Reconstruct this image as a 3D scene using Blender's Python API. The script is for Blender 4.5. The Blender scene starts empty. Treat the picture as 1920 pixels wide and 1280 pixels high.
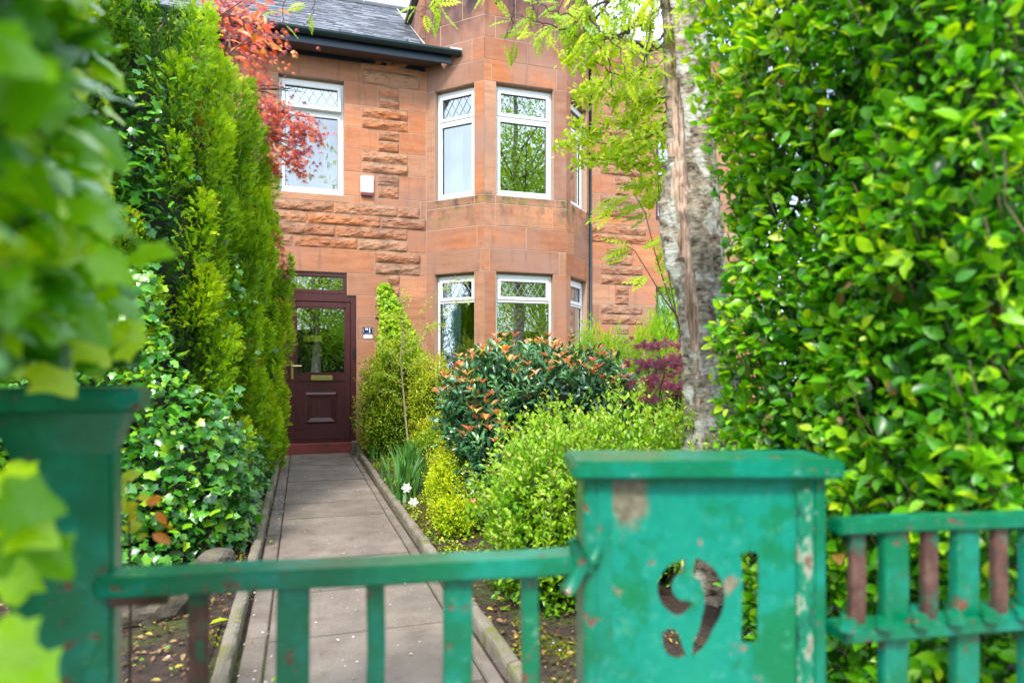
import bpy, bmesh, math, random
import numpy as np
from mathutils import Vector, Matrix, noise
rng = np.random.default_rng(91)
random.seed(91)
SC = bpy.context.scene
COL = SC.collection
R = math.radians

# ---------------------------------------------------------------- camera
THETA = R(17.711)
EYE = 1.12
FPX = 1240.0
cam_d = bpy.data.cameras.new('camera')
cam = bpy.data.objects.new('camera', cam_d); COL.objects.link(cam)
cam.location = (0, 0, EYE)
cam.rotation_euler = (R(90), 0, -THETA)
cam_d.sensor_width = 36.0
cam_d.lens = 36.0 * FPX / 1920.0
cam_d.shift_y = 57.0 / 1920.0
cam_d.clip_start = 0.05
cam_d.clip_end = 500
cam_d.dof.use_dof = True
cam_d.dof.focus_distance = 7.5
cam_d.dof.aperture_fstop = 2.1
cam_d.dof.aperture_blades = 9
SC.camera = cam

# ---------------------------------------------------------------- sky, sun, exposure
SUN_EL, SUN_AZ = R(52), R(210)       # azimuth clockwise from +Y
w = bpy.data.worlds.new('World'); SC.world = w; w.use_nodes = True
nt = w.node_tree; nt.nodes.clear()
out = nt.nodes.new('ShaderNodeOutputWorld'); bg = nt.nodes.new('ShaderNodeBackground')
sky = nt.nodes.new('ShaderNodeTexSky'); sky.sky_type = 'NISHITA'; sky.sun_disc = False
sky.sun_elevation = SUN_EL; sky.sun_rotation = SUN_AZ
sky.air_density = 1.0; sky.dust_density = 3.0; sky.ozone_density = 1.0
tcw = nt.nodes.new('ShaderNodeTexCoord')
cn = nt.nodes.new('ShaderNodeTexNoise'); cn.inputs['Scale'].default_value = 2.2; cn.inputs['Detail'].default_value = 6
cr = nt.nodes.new('ShaderNodeValToRGB'); cr.color_ramp.elements[0].position = .34; cr.color_ramp.elements[1].position = .6
cmx = nt.nodes.new('ShaderNodeMix'); cmx.data_type = 'RGBA'
cmx.inputs[7].default_value = (10.0, 11.8, 14.2, 1)
nt.links.new(tcw.outputs['Generated'], cn.inputs['Vector'])
nt.links.new(cn.outputs['Fac'], cr.inputs['Fac'])
nt.links.new(cr.outputs['Color'], cmx.inputs[0])
nt.links.new(sky.outputs['Color'], cmx.inputs[6])
nt.links.new(cmx.outputs[2], bg.inputs['Color'])
bg.inputs['Strength'].default_value = 0.125
nt.links.new(bg.outputs[0], out.inputs['Surface'])
sd = bpy.data.lights.new('sun', 'SUN'); sun = bpy.data.objects.new('sun', sd); COL.objects.link(sun)
sd.energy = 2.5; sd.angle = R(10); sd.color = (1, .95, .86)
sdir = Vector((math.sin(SUN_AZ)*math.cos(SUN_EL), math.cos(SUN_AZ)*math.cos(SUN_EL), math.sin(SUN_EL)))
sun.rotation_euler = sdir.to_track_quat('Z', 'Y').to_euler()
SC.view_settings.view_transform = 'Standard'
SC.view_settings.look = 'None'
SC.view_settings.exposure = 1.12
SC.view_settings.gamma = 1.0
SC.view_settings.use_curve_mapping = False
SC.render.engine = 'CYCLES'
SC.cycles.max_bounces = 8
SC.cycles.transparent_max_bounces = 12

# ---------------------------------------------------------------- materials
def new_mat(name):
    m = bpy.data.materials.new(name); m.use_nodes = True
    n = m.node_tree; n.nodes.clear()
    o = n.nodes.new('ShaderNodeOutputMaterial')
    b = n.nodes.new('ShaderNodeBsdfPrincipled')
    n.links.new(b.outputs[0], o.inputs['Surface'])
    return m, n, b, o
def ND(n, t, **kw):
    x = n.nodes.new('ShaderNode' + t)
    for k, v in kw.items():
        if k in x.inputs: x.inputs[k].default_value = v
        else: setattr(x, k, v)
    return x
def ramp(n, fac, stops):
    r = n.nodes.new('ShaderNodeValToRGB')
    e = r.color_ramp.elements
    while len(e) < len(stops): e.new(.5)
    for i, (p, c) in enumerate(stops):
        e[i].position = p; e[i].color = (*c, 1) if len(c) == 3 else c
    n.links.new(fac, r.inputs['Fac'])
    return r.outputs['Color']
def mixc(n, fac, a, b, mode='MIX'):
    x = n.nodes.new('ShaderNodeMix'); x.data_type = 'RGBA'; x.blend_type = mode
    for s, v in ((0, fac), (6, a), (7, b)):
        if hasattr(v, 'links') or hasattr(v, 'is_linked'): n.links.new(v, x.inputs[s])
        else: x.inputs[s].default_value = v if s == 0 else (*v, 1)
    return x.outputs[2]
def objcoord(n, rnd=True):
    tc = n.nodes.new('ShaderNodeTexCoord')
    if not rnd: return tc.outputs['Object']
    oi = n.nodes.new('ShaderNodeObjectInfo')
    m = ND(n, 'VectorMath', operation='MULTIPLY_ADD')
    n.links.new(oi.outputs['Random'], m.inputs[0]); m.inputs[1].default_value = (37, 53, 71)
    n.links.new(tc.outputs['Object'], m.inputs[2])
    return m.outputs[0]
def wpos(n):
    return n.nodes.new('ShaderNodeNewGeometry').outputs['Position']
def noise_f(n, vec, scale, detail=4, rough=.55, stretch=None):
    if stretch:
        mp = n.nodes.new('ShaderNodeMapping'); mp.inputs['Scale'].default_value = stretch
        n.links.new(vec, mp.inputs['Vector']); vec = mp.outputs[0]
    t = ND(n, 'TexNoise'); t.inputs['Scale'].default_value = scale
    t.inputs['Detail'].default_value = detail; t.inputs['Roughness'].default_value = rough
    n.links.new(vec, t.inputs['Vector'])
    return t.outputs['Fac']
def bump(n, b, h, strength, dist=.01):
    x = n.nodes.new('ShaderNodeBump'); x.inputs['Strength'].default_value = strength
    x.inputs['Distance'].default_value = dist
    n.links.new(h, x.inputs['Height']); n.links.new(x.outputs[0], b.inputs['Normal'])
def plain(name, col, rough=.5, metal=0, var=.12, scale=30, bumpv=0.0):
    m, n, b, o = new_mat(name)
    p = objcoord(n)
    f = noise_f(n, p, scale)
    c = mixc(n, f, tuple(x*(1-var) for x in col), tuple(min(1, x*(1+var)) for x in col))
    n.links.new(c, b.inputs['Base Color'])
    b.inputs['Roughness'].default_value = rough; b.inputs['Metallic'].default_value = metal
    if bumpv: bump(n, b, f, bumpv, .003)
    return m

def stone_mat(name, rough, dark=1.0):
    m, n, b, o = new_mat(name)
    p = objcoord(n); wp = wpos(n)
    oi = n.nodes.new('ShaderNodeObjectInfo')
    base = ramp(n, oi.outputs['Random'], [(q_, (a_*.97*dark, b_*.89*dark, c_*.76*dark)) for q_, (a_, b_, c_) in [(0, (.56, .25, .145)), (.2, (.47, .235, .155)), (.4, (.66, .34, .21)), (.6, (.62, .255, .125)), (.8, (.40, .21, .15)), (1, (.62, .37, .26))]])
    # bedding grain
    band = noise_f(n, p, 1.5, 7, .68, (1.3, 1.3, 9))
    c = mixc(n, ramp(n, band, [(.40, (0, 0, 0)), (.72, (1, 1, 1))]), base, mixc(n, 1.0, base, (.70, .62, .60), 'MULTIPLY'))
    fine = noise_f(n, p, 90, 3)
    c = mixc(n, .5, c, ramp(n, fine, [(.3, (.55, .5, .5)), (.7, (1.15, 1.12, 1.1))]), 'MULTIPLY')
    # broad weathering
    we = noise_f(n, wp, 1.3, 5, .6)
    k_ = .65 if dark == 1 else .95
    c = mixc(n, ramp(n, we, [(.40, (0, 0, 0)), (.68, (k_, k_, k_))]), c, (.32, .185, .14))
    stk = noise_f(n, wp, 5, 5, .6, (3.2, 3.2, .35)); c = mixc(n, ramp(n, stk, [(.56, (0, 0, 0)), (.72, (.45, .45, .45))]), c, (.17, .10, .085))
    pt = noise_f(n, p, 3.2, 5, .6)
    c = mixc(n, ramp(n, pt, [(.56, (0, 0, 0)), (.70, (.16, .16, .16))]), c, (.56, .33, .23))
    # soot on the parapet stones
    sep = ND(n, 'SeparateXYZ'); n.links.new(wp, sep.inputs[0])
    mr = ND(n, 'MapRange'); n.links.new(sep.outputs[2], mr.inputs['Value'])
    mr.inputs['From Min'].default_value = 5.45; mr.inputs['From Max'].default_value = 6.35
    so = noise_f(n, wp, 2.4, 5, .6, (1, 1, .6))
    ml = ND(n, 'Math', operation='MULTIPLY'); n.links.new(mr.outputs[0], ml.inputs[0])
    sr = ramp(n, so, [(.34, (0, 0, 0)), (.62, (1, 1, 1))]); n.links.new(sr, ml.inputs[1])
    c = mixc(n, ml.outputs[0], c, (.05, .035, .045))
    if dark < 1:
        bd = ramp(n, sep.outputs[2], [(0, (0, 0, 0)), (1, (0, 0, 0))])
        m2 = ND(n, 'MapRange'); n.links.new(sep.outputs[2], m2.inputs['Value']); m2.inputs['From Min'].default_value = 3.05; m2.inputs['From Max'].default_value = 3.6
        m3 = ND(n, 'MapRange'); n.links.new(sep.outputs[2], m3.inputs['Value']); m3.inputs['From Min'].default_value = 3.68; m3.inputs['From Max'].default_value = 3.58
        m4 = ND(n, 'Math', operation='MULTIPLY'); n.links.new(m2.outputs[0], m4.inputs[0]); n.links.new(m3.outputs[0], m4.inputs[1])
        m5 = ND(n, 'Math', operation='MULTIPLY'); n.links.new(m4.outputs[0], m5.inputs[0]); n.links.new(ramp(n, noise_f(n, wp, 4.5, 6, .65, (1, 1, .7)), [(.45, (0, 0, 0)), (.60, (1, 1, 1))]), m5.inputs[1])
        c = mixc(n, m5.outputs[0], c, ramp(n, noise_f(n, wp, 9, 3), [(.42, (.085, .05, .06)), (.6, (.20, .17, .05))]))
    if rough:
        ge = n.nodes.new('ShaderNodeNewGeometry'); s2 = ND(n, 'SeparateXYZ'); n.links.new(ge.outputs['Normal'], s2.inputs[0])
        f = noise_f(n, p, 14, 4)
        a = ND(n, 'Math', operation='MULTIPLY_ADD'); n.links.new(s2.outputs[2], a.inputs[0]); a.inputs[1].default_value = 1.2
        a2 = ND(n, 'Math', operation='SUBTRACT'); n.links.new(f, a2.inputs[0]); a2.inputs[1].default_value = .62
        n.links.new(a2.outputs[0], a.inputs[2])
        lich = ramp(n, noise_f(n, p, 5), [(.40, (.12, .085, .06)), (.62, (.30, .21, .14))])
        c = mixc(n, ramp(n, a.outputs[0], [(.0, (0, 0, 0)), (.5, (.8, .8, .8))]), c, lich)
        bh = noise_f(n, p, 22, 6, .65)
        bump(n, b, bh, .9, .02)
    else:
        tool = noise_f(n, p, 12, 5, .6, (1.5, 1.5, 8))
        bump(n, b, tool, .35, .006)
    n.links.new(c, b.inputs['Base Color'])
    b.inputs['Roughness'].default_value = .9; b.inputs['Specular IOR Level'].default_value = .15
    return m
M = {}
M['ashlar'] = stone_mat('sandstone_smooth', False)
M['bay'] = stone_mat('sandstone_bay_weathered', False, .84)
M['rockface'] = stone_mat('sandstone_rough', True)
M['mortar'] = plain('mortar', (.40, .27, .20), .95)
M['white'] = plain('white_upvc', (.74, .75, .75), .35, var=.07, scale=9)
M['dark_in'] = plain('interior_dark', (.035, .03, .03), .9)
M['room'] = plain('interior_room', (.22, .19, .17), .9)
M['lead'] = plain('lead_strip', (.30, .34, .38), .5, .2)
M['lead_dark'] = plain('lead_strip_dark', (.10, .11, .13), .6, .1)
M['maroon'] = None
M['brass'] = plain('brass', (.85, .66, .30), .22, .95, .08)
M['black'] = plain('black_plastic', (.015, .017, .02), .3)
M['navy'] = plain('enamel_navy', (.01, .02, .12), .2, var=.05)
M['enamel'] = plain('enamel_white', (.85, .85, .83), .25, var=.04)
M['gutter'] = plain('gutter_green_black', (.012, .03, .038), .28, var=.2)
M['soffit'] = plain('soffit_brown', (.10, .06, .055), .6)
M['fascia'] = plain('fascia_blue_black', (.012, .025, .05), .35)
M['flash'] = plain('lead_flashing', (.45, .5, .54), .5, .2, .25)
M['aredplast'] = plain('alarm_maroon', (.16, .02, .03), .4)
M['teal_c'] = plain('curtain_teal', (.34, .75, .80), .8, var=.15, scale=4)
M['white_c'] = plain('curtain_white', (.62, .66, .74), .8, var=.08, scale=4)
M['blue_p'] = plain('blue_plastic', (.012, .06, .13), .4)
M['yellow_n'] = plain('yellow_notice', (.95, .80, .03), .5, var=.15)

def wood_grain(name, col):
    m, n, b, o = new_mat(name)
    p = objcoord(n)
    f = noise_f(n, p, 8, 6, .7, (14, 14, 1))
    c = ramp(n, f, [(.3, tuple(x*.45 for x in col)), (.7, tuple(x*1.4 for x in col))])
    n.links.new(c, b.inputs['Base Color']); b.inputs['Roughness'].default_value = .28
    bump(n, b, f, .15, .002)
    return m
M['maroon'] = wood_grain('maroon_woodgrain_upvc', (.075, .017, .022))
M['maroon_up'] = plain('neighbour_maroon', (.09, .02, .03), .35)

def slate_mat():
    m, n, b, o = new_mat('roof_slate')
    at = n.nodes.new('ShaderNodeAttribute'); at.attribute_name = 'rnd'
    c = ramp(n, at.outputs['Fac'], [(0, (.055, .06, .078)), (.4, (.10, .105, .13)), (.75, (.15, .155, .185)), (1, (.24, .25, .28))])
    f = noise_f(n, wpos(n), 25, 4)
    c = mixc(n, ramp(n, f, [(.5, (0, 0, 0)), (.75, (.7, .7, .7))]), c, (.17, .165, .15))
    n.links.new(c, b.inputs['Base Color']); b.inputs['Roughness'].default_value = .5
    bump(n, b, f, .4, .006)
    return m
M['slate'] = slate_mat()

def glass_mat():
    m, n, b, o = new_mat('window_glass')
    n.nodes.remove(b)
    tr = ND(n, 'BsdfTransparent'); tr.inputs['Color'].default_value = (.86, .9, .9, 1)
    gl = ND(n, 'BsdfGlossy'); gl.inputs['Roughness'].default_value = .008; gl.inputs['Color'].default_value = (.95, 1, 1, 1)
    fr = ND(n, 'Fresnel'); fr.inputs['IOR'].default_value = 1.55
    ma = ND(n, 'Math', operation='MULTIPLY_ADD'); n.links.new(fr.outputs[0], ma.inputs[0]); ma.inputs[1].default_value = 2.4; ma.inputs[2].default_value = .25
    ma.use_clamp = True
    nz = noise_f(n, wpos(n), 1.8, 2)
    bp = n.nodes.new('ShaderNodeBump'); bp.inputs['Strength'].default_value = .05; bp.inputs['Distance'].default_value = .02
    n.links.new(nz, bp.inputs['Height']); n.links.new(bp.outputs[0], gl.inputs['Normal'])
    mx = ND(n, 'MixShader'); n.links.new(ma.outputs[0], mx.inputs[0]); n.links.new(tr.outputs[0], mx.inputs[1]); n.links.new(gl.outputs[0], mx.inputs[2])
    n.links.new(mx.outputs[0], o.inputs['Surface'])
    return m
M['glass'] = glass_mat()

def concrete(name, col, speck=.5, moss=.0):
    m, n, b, o = new_mat(name)
    p = wpos(n); oi = n.nodes.new('ShaderNodeObjectInfo')
    f1 = noise_f(n, p, 3.0, 6, .6); f2 = noise_f(n, p, 220, 2, .6)
    c = ramp(n, f1, [(.3, tuple(x*.62 for x in col)), (.7, tuple(x*1.22 for x in col))])
    c = mixc(n, .7, c, ramp(n, f2, [(.3, (.45, .42, .40)), (.62, (1.25, 1.22, 1.2))]), 'MULTIPLY')
    c = mixc(n, .5, c, ramp(n, oi.outputs['Random'], [(0, (.82, .80, .78)), (1, (1.1, 1.08, 1.06))]), 'MULTIPLY')
    f3 = noise_f(n, p, 5, 6, .7)
    c = mixc(n, ramp(n, f3, [(.52, (0, 0, 0)), (.70, (.6, .6, .6))]), c, (.10, .06, .035))
    if moss:
        f4 = noise_f(n, p, 7, 5, .7)
        c = mixc(n, ramp(n, f4, [(.52, (0, 0, 0)), (.66, (moss, moss, moss))]), c, (.13, .14, .02))
    n.links.new(c, b.inputs['Base Color']); b.inputs['Roughness'].default_value = .85
    bump(n, b, f2, .5, .003)
    return m
M['slab'] = concrete('path_slab', (.215, .178, .15))
M['kerb'] = concrete('kerb_concrete', (.23, .20, .155), moss=.9)
M['stepred'] = concrete('red_painted_step', (.26, .055, .05))
M['pave'] = concrete('street_paving', (.25, .24, .23))
M['asphalt'] = concrete('asphalt', (.05, .05, .052))
def rock_mat():
    m, n, b, o = new_mat('garden_rock')
    p = wpos(n); f = noise_f(n, p, 9, 6, .65)
    c = ramp(n, f, [(.3, (.05, .045, .04)), (.55, (.14, .115, .09)), (.7, (.16, .16, .06))])
    n.links.new(c, b.inputs['Base Color']); b.inputs['Roughness'].default_value = .9; bump(n, b, f, .8, .02)
    return m
M['rock'] = rock_mat()
def soil_mat():
    m, n, b, o = new_mat('bare_soil')
    p = wpos(n); f = noise_f(n, p, 40, 6, .7); g = noise_f(n, p, 2.5, 4)
    c = ramp(n, f, [(.3, (.018, .011, .008)), (.55, (.055, .032, .022)), (.75, (.13, .085, .05))])
    c = mixc(n, ramp(n, g, [(.5, (0, 0, 0)), (.62, (.75, .75, .75))]), c, ramp(n, f, [(.3, (.03, .045, .005)), (.7, (.10, .14, .015))]))
    n.links.new(c, b.inputs['Base Color']); b.inputs['Roughness'].default_value = .95
    bump(n, b, f, 1.0, .02)
    return m
M['soil'] = soil_mat()

def paint_mat(name, chips):
    m, n, b, o = new_mat(name)
    p = wpos(n)
    f1 = noise_f(n, p, 9, 5, .6); f2 = noise_f(n, p, 26, 6, .65); f3 = noise_f(n, p, 60, 5, .6)
    c = ramp(n, f1, [(.42, (.0, .15, .065)), (.50, (.0, .165, .08)), (.58, (.0, .20, .13)), (.72, (.004, .24, .17))])
    c = mixc(n, .6, c, ramp(n, f3, [(.3, (.7, .75, .75)), (.7, (1.15, 1.15, 1.15))]), 'MULTIPLY')
    mask = ramp(n, f2, [(.60, (0, 0, 0)), (.635, (1, 1, 1))])
    lo = noise_f(n, p, 6, 3)
    gate = ramp(n, lo, [(1-chips, (0, 0, 0)), (1-chips+.05, (1, 1, 1))])
    mask2 = mixc(n, 1.0, mask, gate, 'MULTIPLY')
    rust = ramp(n, f3, [(.3, (.10, .035, .025)), (.6, (.19, .075, .04)), (.8, (.27, .24, .18))])
    sc_ = noise_f(n, p, 40, 6, .7, (1, 1, 1)); c = mixc(n, ramp(n, sc_, [(.60, (0, 0, 0)), (.70, (.5, .5, .5))]), c, (.16, .36, .28))
    c = mixc(n, mask2, c, rust)
    n.links.new(c, b.inputs['Base Color'])
    b.inputs['Roughness'].default_value = .3; b.inputs['Coat Weight'].default_value = .15
    inv = ramp(n, mask2, [(0, (1, 1, 1)), (1, (0, 0, 0))])
    bump(n, b, inv, .5, .002)
    return m
M['paint'] = paint_mat('green_gate_paint', .52)
M['paint_worn'] = paint_mat('green_paint_worn', .72)
M['rustbar'] = None
def rust_mat():
    m, n, b, o = new_mat('rusty_bar')
    p = wpos(n); f = noise_f(n, p, 18, 6, .65); g = noise_f(n, p, 70, 4)
    c = ramp(n, f, [(.36, (.0, .15, .08)), (.47, (.085, .035, .03)), (.58, (.14, .065, .05)), (.68, (.05, .13, .085)), (.8, (.16, .15, .11))])
    c = mixc(n, .5, c, ramp(n, g, [(.3, (.6, .6, .6)), (.7, (1.2, 1.2, 1.2))]), 'MULTIPLY')
    n.links.new(c, b.inputs['Base Color']); b.inputs['Roughness'].default_value = .6
    bump(n, b, g, .5, .002)
    return m
M['rustbar'] = rust_mat()

def bark_mat(name, cols, scale=14, st=(1, 1, .35)):
    m, n, b, o = new_mat(name)
    p = wpos(n); f = noise_f(n, p, scale, 7, .65, st); g = noise_f(n, p, 11, 5, .6)
    c = ramp(n, f, cols)
    c = mixc(n, ramp(n, g, [(.50, (0, 0, 0)), (.60, (.8, .8, .8))]), c, (.58, .58, .50))
    n.links.new(c, b.inputs['Base Color']); b.inputs['Roughness'].default_value = .9
    bump(n, b, f, 1.0, .02)
    return m
M['bark'] = bark_mat('rowan_bark', [(.34, (.035, .022, .014)), (.43, (.19, .145, .10)), (.58, (.36, .30, .22)), (.8, (.52, .46, .36))], 18, (1, 1, 2.2))
def bare_mat():
    m, n, b, o = new_mat('bare_wood')
    p = wpos(n); f = noise_f(n, p, 22, 6, .65, (3, 3, .25))
    c = ramp(n, f, [(.3, (.09, .045, .025)), (.45, (.32, .20, .13)), (.62, (.58, .42, .31)), (.8, (.74, .60, .46))])
    n.links.new(c, b.inputs['Base Color']); b.inputs['Roughness'].default_value = .7
    bump(n, b, f, .9, .012)
    return m
M['bare'] = bare_mat()
M['twig'] = plain('twig_brown', (.085, .055, .04), .8, var=.3)
M['twig_red'] = plain('twig_red_brown', (.15, .06, .04), .7, var=.3)
M['stem_pale'] = plain('stem_pale', (.30, .22, .14), .8, var=.3)

def leaf_mat(name, stops, trans=.35, rough=.4, spec=.5, tcol=1.3):
    m, n, b, o = new_mat(name)
    at = n.nodes.new('ShaderNodeAttribute'); at.attribute_name = 'rnd'
    c = ramp(n, at.outputs['Fac'], stops)
    f = noise_f(n, wpos(n), 120, 2)
    c = mixc(n, .35, c, ramp(n, f, [(.3, (.7, .7, .7)), (.7, (1.2, 1.2, 1.2))]), 'MULTIPLY')
    n.links.new(c, b.inputs['Base Color'])
    b.inputs['Roughness'].default_value = rough; b.inputs['Specular IOR Level'].default_value = spec
    t = ND(n, 'BsdfTranslucent')
    tc = mixc(n, 1.0, c, (tcol*1.1, tcol, tcol*.35), 'MULTIPLY')
    n.links.new(tc, t.inputs['Color'])
    mx = ND(n, 'MixShader'); mx.inputs[0].default_value = trans
    n.links.new(b.outputs[0], mx.inputs[1]); n.links.new(t.outputs[0], mx.inputs[2])
    n.links.new(mx.outputs[0], o.inputs['Surface'])
    return m
L = {}
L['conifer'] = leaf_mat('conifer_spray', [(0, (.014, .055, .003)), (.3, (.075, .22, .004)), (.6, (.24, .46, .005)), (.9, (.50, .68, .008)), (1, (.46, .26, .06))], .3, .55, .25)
L['ivy'] = leaf_mat('ivy_leaf', [(0, (.012, .08, .012)), (.4, (.045, .24, .02)), (.7, (.14, .42, .02)), (1, (.38, .60, .02))], .25, .30, .85)
L['ivy_near'] = leaf_mat('ivy_leaf_near', [(0, (.010, .07, .006)), (.3, (.07, .30, .006)), (.6, (.28, .58, .004)), (1, (.62, .78, .006))], .42, .26, .55)
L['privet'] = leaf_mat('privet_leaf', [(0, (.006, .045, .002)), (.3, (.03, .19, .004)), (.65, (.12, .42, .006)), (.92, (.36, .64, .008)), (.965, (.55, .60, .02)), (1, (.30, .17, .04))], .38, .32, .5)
L['box'] = leaf_mat('box_leaf', [(0, (.035, .14, .006)), (.4, (.13, .34, .008)), (.8, (.34, .56, .02)), (1, (.62, .72, .14))], .35, .33, .5)
L['photinia'] = leaf_mat('photinia_leaf', [(0, (.014, .06, .03)), (.6, (.045, .17, .06)), (1, (.14, .34, .06))], .12, .24, .9)
L['bronze'] = leaf_mat('young_orange_shoot', [(0, (.85, .24, .20)), (.4, (.90, .40, .12)), (.7, (.88, .36, .34)), (1, (.80, .66, .14))], .3, .4, .4)
L['spirea'] = leaf_mat('spirea_leaf', [(0, (0.12, 0.253, 0.006)), (.5, (0.384, 0.552, 0.01)), (1, (0.696, 0.7475, 0.02))], .4, .5, .3)
L['golden'] = leaf_mat('golden_shrub_leaf', [(0, (.07, .20, .008)), (.45, (.24, .40, .012)), (.8, (.48, .56, .03)), (1, (.62, .56, .04))], .35, .4, .4)
L['creeper'] = leaf_mat('creeper_leaf', [(0, (0.098, 0.253, 0.01)), (.6, (0.336, 0.552, 0.015)), (1, (0.588, 0.713, 0.02))], .4, .35, .4)
L['goldcon'] = leaf_mat('golden_conifer', [(0, (.06, .20, .006)), (.5, (.20, .44, .01)), (1, (.46, .62, .014))], .3, .55, .25)
L['rowan'] = leaf_mat('rowan_leaf', [(0, (.14, .30, .008)), (.5, (.36, .54, .01)), (1, (.66, .74, .03))], .45, .4, .35)
L['maple'] = leaf_mat('red_maple_leaf', [(0, (.15, .02, .05)), (.35, (.36, .035, .035)), (.65, (.72, .075, .015)), (.88, (.78, .19, .02)), (1, (.50, .30, .05))], .32, .36, .6, 1.1)
L['purple'] = leaf_mat('purple_maple_leaf', [(0, (.10, .010, .03)), (.6, (.28, .02, .055)), (1, (.45, .05, .10))], .2, .4, .4, 1.0)
L['blade'] = leaf_mat('blade_leaf', [(0, (.03, .12, .03)), (.6, (.09, .26, .05)), (1, (.25, .42, .04))], .3, .4, .4)
L['litter'] = leaf_mat('dead_leaf', [(0, (.06, .03, .02)), (.5, (.19, .10, .05)), (.85, (.30, .19, .09)), (1, (.5, .38, .04))], .1, .7, .2)
L['petal'] = leaf_mat('petal', [(0, (.62, .50, .55)), (1, (.80, .72, .76))], .2, .6, .3, .9)
L['moss'] = leaf_mat('moss_tuft', [(0, (.07, .09, .006)), (1, (.26, .28, .012))], .2, .8, .1)
L['street'] = leaf_mat('street_tree_leaf', [(0, (.16, .38, .02)), (.5, (.34, .58, .03)), (1, (.56, .74, .06))], .5, .4, .4)
L['white'] = leaf_mat('white_flower', [(0, (.75, .77, .75)), (1, (.85, .86, .84))], .2, .5, .3, .9)

# ---------------------------------------------------------------- object helpers
def mesh_obj(name, verts, faces, mat, root=None, rnd=None, smooth=False, me=None):
    if me is None:
        me = bpy.data.meshes.new(name)
        verts = np.asarray(verts, dtype=np.float32)
        if isinstance(faces, np.ndarray):
            nf, k = faces.shape
            me.vertices.add(len(verts)); me.vertices.foreach_set('co', verts.ravel())
            me.loops.add(nf*k); me.loops.foreach_set('vertex_index', faces.astype(np.int32).ravel())
            me.polygons.add(nf); me.polygons.foreach_set('loop_start', np.arange(0, nf*k, k, dtype=np.int32))
            me.update(calc_edges=True); me.validate()
        else:
            me.from_pydata([tuple(map(float, v)) for v in verts], [], faces); me.update()
        if rnd is not None:
            a = me.attributes.new('rnd', 'FLOAT', 'POINT'); a.data.foreach_set('value', np.asarray(rnd, dtype=np.float32))
        if smooth:
            me.polygons.foreach_set('use_smooth', np.ones(len(me.polygons), dtype=bool))
        if mat: me.materials.append(mat)
    o = bpy.data.objects.new(name, me); COL.objects.link(o)
    if root is not None: adopt(o, root)
    return o
def wl(root):
    v = Vector(root.location)
    return v if root.parent is None else v + wl(root.parent)
def adopt(o, root):
    """child whose mesh is in world coordinates"""
    o.parent = root
    o.location = Vector(o.location) - wl(root)
def thing(name, label, cat, loc=(0, 0, 0), group=None):
    o = bpy.data.objects.new(name, None); COL.objects.link(o); o.empty_display_size = .1
    o.location = loc; o['label'] = label; o['category'] = cat
    if group: o['group'] = group
    return o
def tag(o, label=None, cat=None, group=None, kind=None):
    if label: o['label'] = label
    if cat: o['category'] = cat
    if group: o['group'] = group
    if kind: o['kind'] = kind
    return o

class MB:
    """collects boxes / tubes into one mesh"""
    def __init__(s): s.v = []; s.f = []; s.r = []
    def add(s, v, f, r=.5):
        k = len(s.v); s.v += [tuple(x) for x in v]; s.f += [tuple(i+k for i in q) for q in f]; s.r += [r]*len(v)
        return s
    def box(s, x0, x1, y0, y1, z0, z1, mtx=None, r=.5):
        v = [Vector(p) for p in ((x0,y0,z0),(x1,y0,z0),(x1,y1,z0),(x0,y1,z0),(x0,y0,z1),(x1,y0,z1),(x1,y1,z1),(x0,y1,z1))]
        if mtx is not None: v = [mtx @ p for p in v]
        return s.add(v, [(3,2,1,0),(4,5,6,7),(0,1,5,4),(1,2,6,5),(2,3,7,6),(3,0,4,7)], r)
    def tube(s, pts, rad, n=8, caps=True, r=.5):
        pts = [Vector(p) for p in pts]
        if not hasattr(rad, '__len__'): rad = [rad]*len(pts)
        vs = []; fs = []
        up = Vector((.13, .21, .97))
        for i, p in enumerate(pts):
            d = (pts[min(i+1, len(pts)-1)] - pts[max(i-1, 0)]).normalized()
            a = d.cross(up)
            if a.length < 1e-3: a = d.cross(Vector((1, 0, 0)))
            a.normalize(); b = d.cross(a)
            for k in range(n):
                t = 2*math.pi*k/n
                vs.append(p + (a*math.cos(t) + b*math.sin(t))*rad[i])
        for i in range(len(pts)-1):
            for k in range(n):
                fs.append((i*n+k, i*n+(k+1) % n, (i+1)*n+(k+1) % n, (i+1)*n+k))
        if caps:
            fs.append(tuple(range(n))); fs.append(tuple((len(pts)-1)*n+k for k in reversed(range(n))))
        return s.add(vs, fs, r)
    def build(s, name, mat, root=None, smooth=False, mtx=None, bevel=0):
        v = s.v if mtx is None else [mtx @ Vector(p) for p in s.v]
        o = mesh_obj(name, v, s.f, mat, None, s.r, smooth)
        if bevel:
            bm = bmesh.new(); bm.from_mesh(o.data)
            bmesh.ops.recalc_face_normals(bm, faces=bm.faces)
            bmesh.ops.bevel(bm, geom=list(bm.edges), offset=bevel, segments=2, affect='EDGES', clamp_overlap=True)
            bm.to_mesh(o.data); bm.free()
        if root is not None: adopt(o, root)
        return o

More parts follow.
